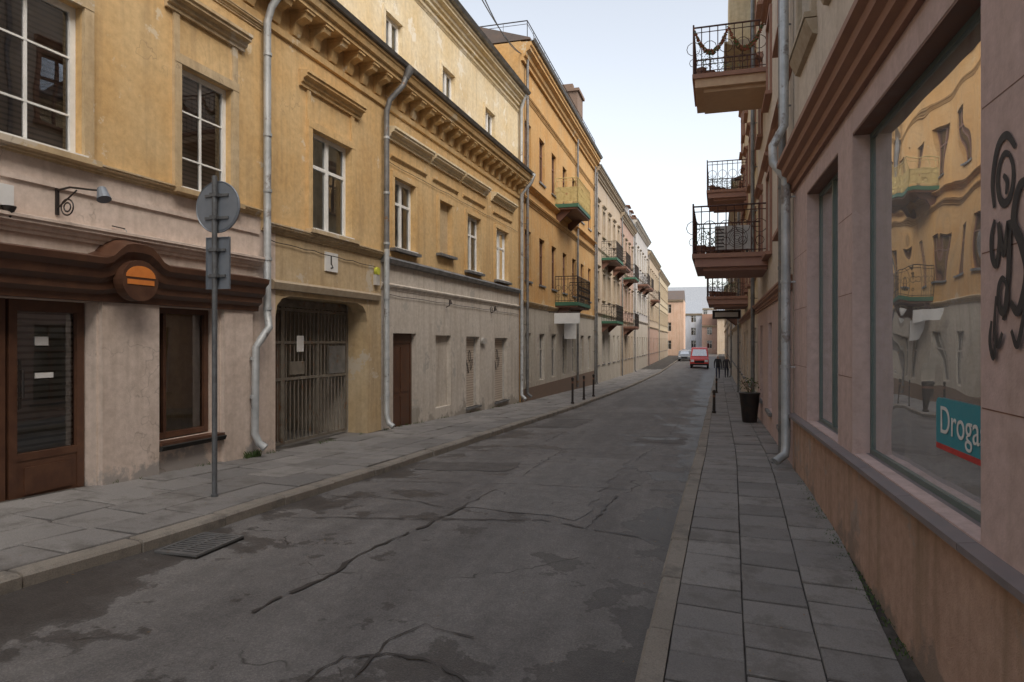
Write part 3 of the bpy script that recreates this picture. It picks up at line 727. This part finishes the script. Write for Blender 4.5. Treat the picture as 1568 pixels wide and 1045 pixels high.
# ------------------------------------------------------------ generic further houses
def house(name,ox,k,side,l0,l1,ztop,wallm,basem,trimm,winm=WHT,floors=3,zg=-2.5,balc=(),rise=2,sp=2.3,roofm=ROOF,dormer=False,ww=1.0,first=.9,backm=DARK):
    bld,sg=frame(name,ox,k,side)
    H=(ztop+2.4-.6)/floors; ops=[]
    n=max(1,int((l1-l0-.6)/sp)); step=(l1-l0)/n
    for f in range(floors):
        for i in range(n):
            x=l0+step*(i+.5); z=-2.4+H*f+ (first if f==0 else .95); ops.append((x-ww/2,x+ww/2,z,z+ (1.7 if f else 1.9)))
    w=Part('walls',bld,[wallm,basem],sg); zb=-2.4+H-.1
    w.wall(l0,l1,zb,ztop,ops,.18,0); w.wall(l0,l1,-4,zb,ops,.18,1); body(w,l0,l1,-4,ztop,0); w.done()
    t=Part('trim',bld,[trimm,ZND],sg)
    cornice(t,l0,l1,zb-.05,zb+.15,.14); cornice(t,l0,l1,ztop-.5,ztop-.02,.38); t.box(l0,l1,.3,.45,ztop-.01,ztop+.09,1)
    if floors>2: cornice(t,l0,l1,zb+H-.05,zb+H+.08,.08)
    for q in ops:
        if q[2]>zb: surround(t,*q[:4],.1,.05,0); cornice(t,q[0]-.15,q[1]+.15,q[3]+.2,q[3]+.33,.16)
        else: t.box(q[0]-.08,q[1]+.08,0,.07,q[2]-.07,q[2]-.003,1)
    t.done()
    wn=Part('windows',bld,[winm,GLS,backm],sg); windows(wn,ops,.15,2); wn.done()
    rf=Part('roof',bld,[roofm,BRK,WGR,GLS],sg); roof(rf,l0,l1,ztop+.05,rise=rise)
    rf.box(l0+step*.6,l0+step*.6+.9,-3.4,-2.5,ztop+.8,ztop+rise+1.0,1)
    if dormer:
        for i in range(n):
            x=l0+step*(i+.5); rf.box(x-.6,x+.6,-2.4,-.6,ztop+.1,ztop+1.4,2); rf.prism([(-.4,ztop+1.4),(-.4,ztop+1.5),(-2.6,ztop+1.7),(-2.6,ztop+1.4)],x-.75,x+.75,0); rf.box(x-.35,x+.35,-.6,-.58,ztop+.4,ztop+1.2,3)
    rf.done()
    dp=Part('downpipe',bld,[ZND],sg); pipe(dp,l0+.25,ztop-.1,zg); dp.done(smooth=True)
    for (a,b_,zd,pr,mm) in balc:
        bc=Part('balcony',bld,[mm,IRN,BRT],sg)
        bc.box(a,b_,0,pr,zd-.16,zd,0); bc.box(a+.06,b_-.06,0,pr-.06,zd-.24,zd-.16,2)
        for x in (a+.2,b_-.35): bc.prism([(0,zd-.7),(.08,zd-.7),(pr*.6,zd-.24),(0,zd-.24)],x,x+.12,2)
        railing(bc,[(a+.03,0),(a+.03,pr-.03),(b_-.03,pr-.03),(b_-.03,0)],zd,zd+1.05,.15,1,True); bc.done()
    return bld,sg
house('cream_balcony_house',BO,BKK,'L',43.02,56,10.6,TAN,OFFW,STN,OLD,3,-2.7,[(46,49.5,5.4,1.0,GRN),(46,49.5,1.3,1.0,GRN),(51.5,54.5,5.4,1.0,BRT)])
house('rose_dormer_house',BO,BKK,'L',56.02,66,10.2,ROSE,TAN,STN,OLD,3,-2.9,[(58,61,5.2,1.0,GRN),(58,61,1.2,1,BRT)],dormer=True)
house('pale_grey_house',BO,BKK,'L',66.02,82,11.3,WGR,OFFW,OFFW,OLD,3,-2.9,[(70,73,5.6,1,BRT),(75,78,5.6,1,BRT)],dormer=True,roofm=TILE)
house('tan_corner_house',BO,BKK,'L',82.02,100,10.4,TAN,ROSE,STN,OLD,3,-2.9,[(86,89,5,1,BRT)])
house('yellow_far_house',BO,BKK,'L',100.02,125,10.0,YELF,TAN,STN,OLD,3,-2.9)
house('ochre_corner_house',AO,AK,'L',-26,3.98,7.5,YEL,OFFW,STN,WHT,3,-1.6)
# ------------------------------------------------------------ RIGHT: lilac shop building
RO,RK=1.5,.265
bld,sg=frame('lilac_shop_building',RO,RK,'R')
L0,L1=-14,10.5
ZL,ZS=1.95,-1.05
gops=[(-6,-3.2,ZS,ZL),(-2.4,.6,ZS,ZL),(3.68,6.64,ZS,ZL),(7.3,9.3,ZS,ZL)]
uops=[(x,x+1.0,4.0,6.0) for x in (-10,-7.2,-4.4,-1.6,1.2,4.0,6.6,8.7)]+[(x,x+1.0,8.0,9.9) for x in (-10,-7.2,-4.4,-1.6,1.2,4.0,6.6,8.7)]
w=Part('walls',bld,[LIL,PLI,CRM,DARK,BRT],sg)
w.wall(L0,L1,ZS-.05,2.3,gops,.19,0); w.wall(L0,L1,-3.2,ZS-.05,[],.1,1,o=.015); w.wall(L0,L1,2.3,11,uops,.18,2); body(w,L0,L1,-3.2,11,2,o0=-1.6)
w.poly([(L0,.015,ZS-.05),(L1,.015,ZS-.05),(L1,0,ZS-.05),(L0,0,ZS-.05)],1)
w.poly([(L1,0,-3.2),(L1,-1.6,-3.2),(L1,-1.6,11),(L1,0,11)],2)
for q in gops: w.box(q[0]+.003,q[1]-.003,-.18,-.003,ZL-.02,ZL-.002,4)
w.done()
jn=Part('wall_joints',bld,[BRT],sg)
for (a,b_) in ((.62,3.66),(6.66,7.28),(9.32,10.45)):
    for z in (-.35,.45,1.2): jn.box(a,b_,.0,.0015,z,z+.006)
jn.done()
t=Part('trim',bld,[RBR,SILL,BRT,STN],sg)
t.prism([(0,2.2),(.05,2.2),(.06,2.28),(.12,2.31),(.13,2.38),(.19,2.42),(.20,2.5),(.26,2.54),(.26,2.6),(0,2.66)],L0,L1,0)
x=L0
while x<L1-.1:
    e_=min(x+R(1.05,1.15),L1); t.prism([(-.17,ZS-.045),(.1,ZS-.06),(.1,ZS-.02),(-.17,ZS+.005)],x+.004,e_-.004,1); x=e_
for q in uops:
    surround(t,*q,.14,.06,3)
    a,b_=q[0]-.2,q[1]+.2; z=q[3]+.25
    t.prismO([(a,z),(b_,z),((a+b_)/2,z+.38)],0,.22,0); t.box(a-.05,b_+.05,0,.24,z-.08,z-.002,0)
    t.prism([(0,q[2]-.3),(.06,q[2]-.28),(.14,q[2]-.1),(0,q[2]-.1)],a,b_,3)
cornice(t,L0,L1,6.9,7.1,.15,3); cornice(t,L0,L1,10.3,10.95,.5,3)
t.done()
e=-.17
sw=Part('shop_windows',bld,[paint('grey_green_frame',(.10,.14,.13),(.13,.17,.16),.45),GLM,DARK,CURT],sg)
for q in gops:
    a,b_,c,d=q; f=.045
    for r in ((a,a+f,c,d),(b_-f,b_,c,d),(a+f,b_-f,c,c+f),(a+f,b_-f,d-f-.02,d-.02)): sw.box(r[0],r[1],e-.02,e+.02,r[2],r[3])
    if b_-a<2.5: sw.box(a+1.0,a+1.06,e-.02,e+.035,c+f,d-f-.02)
    sw.poly([(a,e,c),(b_,e,c),(b_,e,d),(a,e,d)],1)
    sw.poly([(a,e-1.2,c),(b_,e-1.2,c),(b_,e-1.2,d),(a,e-1.2,d)],2)
    for x in (a,b_): sw.poly([(x,e,c),(x,e-1.2,c),(x,e-1.2,d),(x,e,d)],2)
    for z in (c,d): sw.poly([(a,e,z),(a,e-1.2,z),(b_,e-1.2,z),(b_,e,z)],2)
sw.done()
uw=Part('upper_windows',bld,[WHT,GLS,DARK],sg); windows(uw,uops,.16,2); uw.done()
ss=Part('shop_sign',bld,[TEAL,RED,WPL],sg)
e=-.155
P=[];a,b_,c,d,r=3.75,4.86,-.72,-.38,.05
for (cx,cz,a0) in ((b_-r,d-r,0),(a+r,d-r,90),(a+r,c+r,180),(b_-r,c+r,270)):
    for k in range(5):
        an=math.radians(a0+k*22.5); P.append((cx+r*math.cos(an),cz+r*math.sin(an)))
ss.prismO(P,e-.006,e,0); ss.box(a+.01,b_-.005,e-.004,e+.002,c-.002,c+.035,1)
ss.done()
cu=bpy.data.curves.new('lettering','FONT'); cu.body='Drogas'; cu.size=.26; cu.extrude=.001; cu.align_x='LEFT'
to=bpy.data.objects.new('lettering_tmp',cu); sc.collection.objects.link(to)
bpy.context.view_layer.update(); me=bpy.data.meshes.new_from_object(to); bpy.data.objects.remove(to)
lo=bpy.data.objects.new('sign_lettering',me); sc.collection.objects.link(lo); me.materials.clear(); me.materials.append(WPL); lo.parent=bld
lo.matrix_local=Matrix(((-1,0,0,4.78),(0,0,1,e+.004),(0,1,0,EYE-.61),(0,0,0,1)))
gf=Part('graffiti',bld,[BLK],sg); gk=[0]
def cr(pts,n=7):
    P=[Vector(q) for q in pts]; P=[P[0]*2-P[1]]+P+[P[-1]*2-P[-2]]; out=[]
    for i in range(1,len(P)-2):
        a,b_,c,d=P[i-1],P[i],P[i+1],P[i+2]
        for k in range(n):
            t=k/n; out.append(.5*((2*b_)+(c-a)*t+(2*a-5*b_+4*c-d)*t*t+(3*b_-a-3*c+d)*t**3))
    out.append(P[-2]); return out
def gs_(pts,w=.045):
    gk[0]+=1; gf.stroke([(3.53-q.x,q.y) for q in cr(pts)],w,.003+.0012*gk[0])
def loop(cx,cz,rx,rz_): return [(cx+rx*math.cos(a*.7+1),cz+rz_*math.sin(a*.7+1)) for a in range(10)]
gs_(loop(.15,.78,.085,.12)); gs_([(.13,.80),(.17,.76),(.16,.70)],.035); gs_([(.03,.66),(.01,.80),(.07,.95),(.17,.98),(.26,.9)])
gs_([(.04,.60),(.0,.52),(.01,.42),(.06,.38),(.09,.48),(.08,.58)]); gs_([(.09,.58),(.14,.42),(.20,.56),(.19,.30),(.14,.10)],.05)
gs_([(.40,.72),(.30,.70),(.25,.56),(.33,.44),(.38,.30),(.30,.14),(.22,.18)],.06)
gs_(loop(.14,.22,.05,.08)); gs_([(.07,.22),(.05,.05),(.09,-.02),(.14,.04)],.04); gs_([(.02,.10),(.0,.0),(.04,-.08),(.07,.0)],.04)
gs_([(.24,.05),(.3,-.02),(.36,.1),(.42,.3)],.04); gs_([(.45,.9),(.5,.5),(.55,.1),(.62,.5),(.66,.9)],.05); gs_(loop(.8,.45,.1,.25),.05)
gf.done()
dp=Part('downpipe',bld,[ZNC,ZND],sg); pipe(dp,10.35,2.4,-1.78,kick=-.15,r=.065); dp.tube([(10.35,.13,2.4),(10.4,.3,2.65),(10.45,.3,2.9),(10.45,.14,3.2),(10.45,.14,10.5)],.065,12,0)
dp.done(smooth=True)
rf=Part('roof',bld,[ROOF],sg); roof(rf,L0,L1,11.02); rf.done()
# ------------------------------------------------------------ RIGHT: further
DO,DK=1.12,.302
def lr(Y): return Y*math.sqrt(1+DK*DK)
bld,sg=house('pale_balcony_house',DO,DK,'R',lr(10.25),lr(19.2),11.5,CRM,LIL,RBR,BRT,4,-1.9,[],sp=2.2)
def ornate(bld,a,b_,zd,pr,soff,items=True,garland=False):
    bc=Part('balcony',bld,[soff,IRB,RBR,LEAF,BRT,OLD,GARL],sg)
    bc.box(a,b_,0,pr,zd-.1,zd,2); bc.box(a+.06,b_-.06,0,pr-.06,zd-.3,zd-.1,0); bc.box(a+.2,b_-.2,0,pr-.25,zd-.38,zd-.3,0)
    railing(bc,[(a+.03,0),(a+.03,pr-.03),(b_-.03,pr-.03),(b_-.03,0)],zd,zd+1.08,.17,1,True,.011)
    for (l,o_) in ((a+.03,pr-.03),(b_-.03,pr-.03)): bc.tube([(l,o_,zd),(l,o_,zd+1.15)],.02,6,1)
    if items:
        for k in range(5):
            x=a+.3+k*.25; o_=pr-.2-.2*k
            bc.tube([(x,o_,zd),(x,o_,zd+.22)],[.09,.12],10,4)
            for j in range(40):
                an=R(0,6.28);h=R(.02,.4);rr=R(.02,.2)
                q=(x+rr*math.cos(an),o_+rr*math.sin(an),zd+.2+h); bc.poly([(q[0]-.03,q[1],q[2]),(q[0],q[1]+.03,q[2]+.02),(q[0]+.03,q[1],q[2]+.05)],3)
    if garland:
        for j in range(700):
            f=R(0,1); o_=.1+(pr-.15)*f; z=zd+1.0-.55*abs(math.sin(f*math.pi*2))**.8+R(-.06,.06); l=a-.02+R(-.05,.05)
            bc.poly([(l,o_-.03,z),(l+R(-.03,.03),o_,z+.03),(l,o_+.03,z-.01)],6 if j%3 else 3)
    bc.done()
SOF=paint('balcony_soffit',(.50,.33,.21),(.56,.4,.26),.8); SOR=paint('balcony_soffit_red',(.32,.17,.13),(.36,.21,.16),.8)
ornate(bld,lr(15.4),lr(17.3),6.2,1.65,SOF,True,True); ornate(bld,lr(15.2),lr(17.6),2.0,1.65,SOR)
ac=Part('air_conditioner',bld,[OLD,IRN],sg)
la=lr(15.75); ac.box(la,la+.32,.35,1.15,2.15,2.7,0)
for k in range(5): ac.ring(la-.006,.65,2.42,.05+.045*k,.005,'oz',18,1)
for k in range(6): ac.box(la-.008,la-.001,.94,1.12,2.2+.08*k,2.23+.08*k,1)
for o_ in (.4,1.05): ac.box(la+.02,la+.3,o_,o_+.05,2.0,2.15,1)
ac.done()
b2,sg=house('yellow_bay_house',DO,DK,'R',lr(19.22),lr(33),11.6,YEL,CRM,RBR,BRT,4,-2.2,[],sp=2.3)
ornate(b2,lr(25.6),lr(28.5),5.75,1.5,SOR); ornate(b2,lr(25.6),lr(28.5),1.7,1.5,SOR)
by=Part('bay',b2,[YEL,STN],sg); by.box(lr(20.5),lr(23.5),0,.75,9.0,11.5,0); cornice(by,lr(20.4),lr(23.6),8.8,9.05,.9,1); by.done()
house('grey_right_house',DO,DK,'R',lr(33.05),lr(52),7.8,WGR,OFFW,STN,OLD,3,-2.6,[(lr(38),lr(41),1.6,1.1,BRT)])
house('tan_right_house',DO,DK,'R',lr(52.05),lr(75),7.2,TAN,OFFW,STN,OLD,3,-2.8)
house('cream_right_house',DO,DK,'R',lr(75.05),lr(118),6.0,CRM,TAN,STN,OLD,2,-2.8)
sgp=Part('projecting_sign',b2,[IRN,WPL],sg); sgp.box(lr(27.5),lr(27.5)+.1,.2,1.3,.9,1.25,0); sgp.box(lr(27.5)-.004,lr(27.5),.3,1.2,.98,1.17,1); sgp.done()
def endblock(name,s0,t0,t1,ztop,mat,rm,rise,floors=3,cw=3.2,winm=OLD):
    e_=empty(name,(t0*CT+s0*ST,-t0*ST+s0*CT,0),-TH); sg=-1
    w=Part('walls',e_,[mat,OFFW],sg); L=t1-t0; ops=[]
    n=max(1,int(L/cw)); H=(ztop+2.4)/floors
    for f in range(floors):
        for i in range(n):
            x=L*(i+.5)/n; z=-2.4+H*f+.9; ops.append((x-.5,x+.5,z,z+1.6))
    w.wall(0,L,-4,ztop,ops,.2,0); body(w,0,L,-4,ztop,0); w.done()
    t=Part('trim',e_,[STN],sg); cornice(t,0,L,ztop-.4,ztop,.35); t.done()
    wn=Part('windows',e_,[winm,GLS,DARK],sg); windows(wn,ops,.15,2); wn.done()
    rf=Part('roof',e_,[rm],sg); roof(rf,0,L,ztop+.02,rise=rise); rf.done()
SLT=paint('slate_roof',(.3,.32,.35),(.22,.24,.27),.6)
endblock('peach_end_house',128,-10,-4.6,7.5,plaster('peach_plaster',(.62,.42,.31),(.66,.48,.37),far=True),ROOF,2)
endblock('grey_end_house',150,-5.1,-1.6,5.8,plaster('blue_grey_plaster',(.46,.48,.52),(.5,.52,.56),far=True),SLT,3.0)
endblock('rose_end_house',146,-1.6,1.4,3.2,ROSE,TILE,2.5,2)
endblock('sand_end_house',142,1.4,6.5,4.6,TAN,SLT,2.5)
endblock('slate_roof_hall',185,-14,8,8.5,plaster('hall_plaster',(.5,.5,.52),(.56,.56,.58),far=True),SLT,6,4)
# ------------------------------------------------------------ street furniture
def W2(s,t,dz=0): return (t*CT+s*ST,-t*ST+s*CT,gz(s,t)+EYE+dz)
X,Y=-3.42,7.85
s_=X*ST+Y*CT; t_=X*CT-Y*ST
rs=empty('traffic_sign',(X,Y,gz(s_,t_)+EYE),-TH)
zg=gz(s_,t_)
p=Part('pole',rs,[POL],1,-zg); p.tube([(0,0,zg-.05),(0,0,1.9)],.03,12); p.tube([(0,0,zg-.05),(0,0,zg+.03)],.04,12); p.done(smooth=True)
p=Part('round_plate',rs,[SGN,POL,RED],1,-zg)
n=36
def disc(y0,y1,r,m,cz=1.55):
    b=len(p.v)
    for y in (y0,y1):
        for k in range(n): a=2*math.pi*k/n; p.v.append(p.P(r*math.cos(a),y,cz+r*math.sin(a)))
    p.f.append(tuple(b+k for k in range(n)));p.mi.append(m);p.f.append(tuple(b+n+k for k in range(n)));p.mi.append(m)
    for k in range(n): k2=(k+1)%n; p.f.append((b+k,b+k2,b+n+k2,b+n+k));p.mi.append(m)
disc(.05,.065,.30,0); disc(.045,.05,.275,0); disc(.0655,.068,.29,2)
p.ring(0,.05,1.55,.295,.008,'lz',36,0)
for z in (1.68,1.42): p.box(-.16,.16,.025,.05,z-.015,z+.015,1); p.box(-.045,.045,-.035,.03,z-.02,z+.02,1)
p.done()
p=Part('rectangular_plate',rs,[SGN,POL],1,-zg); p.box(-.15,.17,.05,.062,.6,1.2,0)
for q in ((-.15,-.142,.6,1.2),(.162,.17,.6,1.2),(-.142,.162,.6,.608),(-.142,.162,1.192,1.2)): p.box(q[0],q[1],.035,.0505,q[2],q[3],0)
for z in (.75,1.05): p.box(-.12,.12,.025,.05,z-.015,z+.015,1); p.box(-.045,.045,-.035,.03,z-.02,z+.02,1)
o=p.done()
def bollard(s,t,h=.95):
    b=empty('bollard',W2(s,t),-TH); p=Part('post',b,[IRN,BRT],1,0)
    p.tube([(0,0,-.05),(0,0,.06),(0,0,.07),(0,0,h-.1),(0,0,h-.09),(0,0,h-.03),(0,0,h)],[.06,.06,.042,.038,.05,.05,.02],12,0); p.tube([(0,0,h-.22),(0,0,h-.15)],.0405,12,1); p.done(smooth=True)
for s,t in ((24.2,-4.75),(26.5,-4.75),(28.8,-4.75)): bollard(s,t)
for s,t in ((21.5,.12),(34,.3)): bollard(s,t,.7)
pl=empty('planter',W2(18.6,.98),-TH); p=Part('pot',pl,[IRN,EARTH],1,0)
p.tube([(0,0,0),(0,0,.02),(0,0,.7),(0,0,.74),(0,0,.76)],[.17,.18,.25,.27,.26],16); p.done(smooth=True)
p=Part('plant',pl,[LEAF,BRT],1,0)
for k in range(9):
    a=R(0,6.28); p.tube([(0,0,.7),(.1*math.cos(a),.1*math.sin(a),.9),(.2*math.cos(a),.2*math.sin(a),1.05)],.006,4,1)
for k in range(150):
    a=R(0,6.28);r=R(.02,.28);z=.76+R(0,.4)*(1-r); q=Vector((r*math.cos(a),r*math.sin(a),z)); d=Vector((R(-1,1),R(-1,1),R(-.5,1))).normalized()*.05; e2=d.cross(Vector((R(-1,1),R(-1,1),1))).normalized()*.02
    p.poly([tuple(q),tuple(q+d*.5+e2),tuple(q+d),tuple(q+d*.5-e2)])
p.done()
def vehicle(name,s,t,color,Lv,Wv,prof,winprof,front,head=1):
    v=empty(name,W2(s,t,-.1),-TH if head>0 else -TH+math.pi)
    m=paint(name+'_paint',color,tuple(c*.85 for c in color),.3)
    p=Part('body',v,[m,GLM,RUB,WPL,ZND,ORS],1,0)
    def lay(pr,hw,mm):
        n=len(pr);b=len(p.v)
        for x in (-hw,hw):
            for (y,z) in pr: 
                k=max(0,(z-.95)*.12); p.v.append((x-(k if x>0 else -k),y,z))
        for i in range(n): j=(i+1)%n; p.f.append((b+i,b+j,b+n+j,b+n+i)); p.mi.append(mm)
        p.f.append(tuple(b+i for i in range(n)));p.mi.append(mm);p.f.append(tuple(b+n+i for i in range(n)));p.mi.append(mm)
    lay(prof,Wv/2,0)
    for w_ in winprof: lay(w_,Wv/2+.008,1)
    for f in front: p.poly(f[0],f[1])
    for y in (Lv*.19,Lv*.8):
        for x in (-Wv/2+.02,Wv/2-.2): p.tube([(x,y,.32),(x+.2,y,.32)],.33,18,2); p.tube([(x-.01,y,.32),(x+.21,y,.32)],.18,12,4)
    p.done(bevel=.03)
Wv=1.95
vp=[(0,.35),(0,.9),(.05,1.05),(.75,1.3),(1.35,2.1),(1.7,2.25),(4.9,2.25),(5.0,2.1),(5.05,.35)]
fr=[([(-.8,.74,1.34),(.8,.74,1.34),(.68,1.3,2.05),(-.68,1.3,2.05)],1),([(-.9,-.01,.7),(-.55,-.01,.7),(-.55,-.01,.95),(-.9,-.01,.95)],3),([(.9,-.01,.7),(.55,-.01,.7),(.55,-.01,.95),(.9,-.01,.95)],3),([(-.5,-.012,.6),(.5,-.012,.6),(.5,-.012,.85),(-.5,-.012,.85)],2),([(-.95,-.012,.36),(.95,-.012,.36),(.95,-.012,.52),(-.95,-.012,.52)],2)]
vehicle('red_van',76,-1.1,(.6,.03,.02),5.05,Wv,vp,[[(.95,1.35),(1.45,2.0),(2.2,2.02),(2.2,1.35)]],fr)
cp=[(0,.3),(0,.62),(.15,.78),(1.0,.92),(1.65,1.4),(2.9,1.46),(3.7,1.02),(4.25,.95),(4.3,.3)]
cf=[([(-.65,.98,.96),(.65,.98,.96),(.52,1.6,1.37),(-.52,1.6,1.37)],1),([(-.8,-.01,.55),(-.5,-.01,.55),(-.5,-.01,.7),(-.8,-.01,.7)],3),([(.8,-.01,.55),(.5,-.01,.55),(.5,-.01,.7),(.8,-.01,.7)],3),([(-.4,-.01,.38),(.4,-.01,.38),(.4,-.01,.6),(-.4,-.01,.6)],2)]
cw=[[(1.2,.96),(1.7,1.35),(2.8,1.4),(3.4,1.0)]]
vehicle('parked_car',100,-3.5,(.2,.22,.25),4.3,1.75,cp,cw,cf); vehicle('parked_car',107,-3.6,(.4,.4,.4),4.3,1.75,cp,cw,cf); vehicle('parked_car',114,-3.6,(.08,.09,.12),4.3,1.75,cp,cw,cf)
def person(s,t,jacket,trouser,hair,yaw,h=1.75,stride=.22):
    m,nt,pb=nmat('person_clothes'); v=coords(nt); sx=nt.nodes.new('ShaderNodeSeparateXYZ'); nt.links.new(v,sx.inputs[0])
    zz=mth(nt,'DIVIDE',sx.outputs[2],1.8)
    col=ramp(nt,zz,[(0,(.03,.02,.02)),(.05,trouser),(.48,jacket),(.835,(.5,.3,.22)),(.925,hair)],'CONSTANT')
    nt.links.new(col,pb.inputs['Base Color']); pb.inputs['Roughness'].default_value=.9
    V=[(0,0,.95),(0,0,1.12),(0,0,1.32),(0,0,1.46),(0,.01,1.54),(0,.02,1.62),(0,.02,1.71)]
    E=[(0,1),(1,2),(2,3),(3,4),(4,5),(5,6)]; Rr=[(.15,.11),(.14,.1),(.17,.11),(.1,.08),(.055,.055),(.085,.095),(.07,.08)]
    for sd in (-1,1):
        b=len(V); st=stride*sd
        V+=[(.09*sd,0,.88),(.1*sd,st*.5+.05,.5),(.1*sd,st,.09),(.1*sd,st+.14,.04)]; E+=[(0,b),(b,b+1),(b+1,b+2),(b+2,b+3)]; Rr+=[(.09,.09),(.06,.06),(.045,.045),(.04,.035)]
        b=len(V); V+=[(.19*sd,0,1.42),(.24*sd,-st*.4,1.15),(.25*sd,-st*.8+.04,.92),(.25*sd,-st*.9+.06,.85)]; E+=[(3,b),(b,b+1),(b+1,b+2),(b+2,b+3)]; Rr+=[(.065,.065),(.05,.05),(.035,.035),(.03,.02)]
        for k in range(5):
            c=len(V); V.append((.25*sd+(k-2)*.017,-st*.9+.07+(.03 if k==0 else 0),.77+(.03 if k in(0,4) else 0))); E.append((b+3,c)); Rr.append((.009,.009))
    c=len(V); V.append((0,.125,1.63)); E.append((5,c)); Rr.append((.018,.018))
    me=bpy.data.meshes.new('figure'); me.from_pydata(V,E,[]); o=bpy.data.objects.new('body',me); sc.collection.objects.link(o)
    md=o.modifiers.new('s','SKIN')
    for i,r in enumerate(Rr): me.skin_vertices[0].data[i].radius=r
    me.skin_vertices[0].data[0].use_root=True
    o.modifiers.new('ss','SUBSURF').levels=1; me.materials.append(m)
    e_=empty('pedestrian',W2(s,t),-TH+yaw); o.parent=e_; e_.scale=(h/1.8,)*3
person(52,.55,(.03,.03,.035),(.04,.045,.07),(.05,.03,.02),math.pi); person(54,1.2,(.05,.045,.05),(.03,.03,.04),(.04,.03,.02),math.pi,1.68)
cb=empty('overhead_cable'); p=Part('wires',cb,[IRN],1,EYE)
for dzz,sg2 in ((0,.2),(.25,.35)):
    P=[]
    for k in range(13):
        f=k/12; a=(-.83,14,7.4+dzz);b=(.35,25.2,10.6); P.append((a[0]+(b[0]-a[0])*f,a[1]+(b[1]-a[1])*f,a[2]+(b[2]-a[2])*f-sg2*4*f*(1-f)))
    p.tube([(-1.9,4,5.2+dzz)]+P,.014,5)
p.done()
# ------------------------------------------------------------ light, sky, camera
AZ=math.radians(55); EL=math.radians(46)
tosun=Vector((-ST*math.cos(AZ)+CT*math.sin(AZ),-CT*math.cos(AZ)-ST*math.sin(AZ),0)).normalized()
tosun=Vector((tosun.x*math.cos(EL),tosun.y*math.cos(EL),math.sin(EL)))
sl=bpy.data.lights.new('sun','SUN'); sl.energy=2.9; sl.angle=math.radians(48); sl.color=(1,.86,.69)
so=bpy.data.objects.new('sun',sl); sc.collection.objects.link(so); so.rotation_euler=tosun.to_track_quat('Z','Y').to_euler()
wd_=bpy.data.worlds.new('World'); sc.world=wd_; wd_.use_nodes=True; nt=wd_.node_tree
sky=nt.nodes.new('ShaderNodeTexSky'); sky.sky_type='NISHITA'; sky.sun_disc=False; sky.sun_elevation=EL; sky.sun_rotation=math.atan2(tosun.x,tosun.y); sky.dust_density=2.0; sky.air_density=1.2
hs=nt.nodes.new('ShaderNodeHueSaturation'); hs.inputs['Saturation'].default_value=.34; hs.inputs['Value'].default_value=1.75
nt.links.new(sky.outputs[0],hs.inputs['Color']); nt.links.new(hs.outputs[0],nt.nodes['Background'].inputs[0]); nt.nodes['Background'].inputs[1].default_value=.15
cam=bpy.data.cameras.new('camera'); co=bpy.data.objects.new('camera',cam); sc.collection.objects.link(co)
co.location=(0,0,EYE); co.rotation_euler=(math.pi/2,0,0); cam.lens=24; cam.sensor_width=36; cam.clip_end=4000; cam.clip_start=.05
sc.camera=co
sc.view_settings.view_transform='Standard'; sc.view_settings.look='None'; sc.view_settings.exposure=0
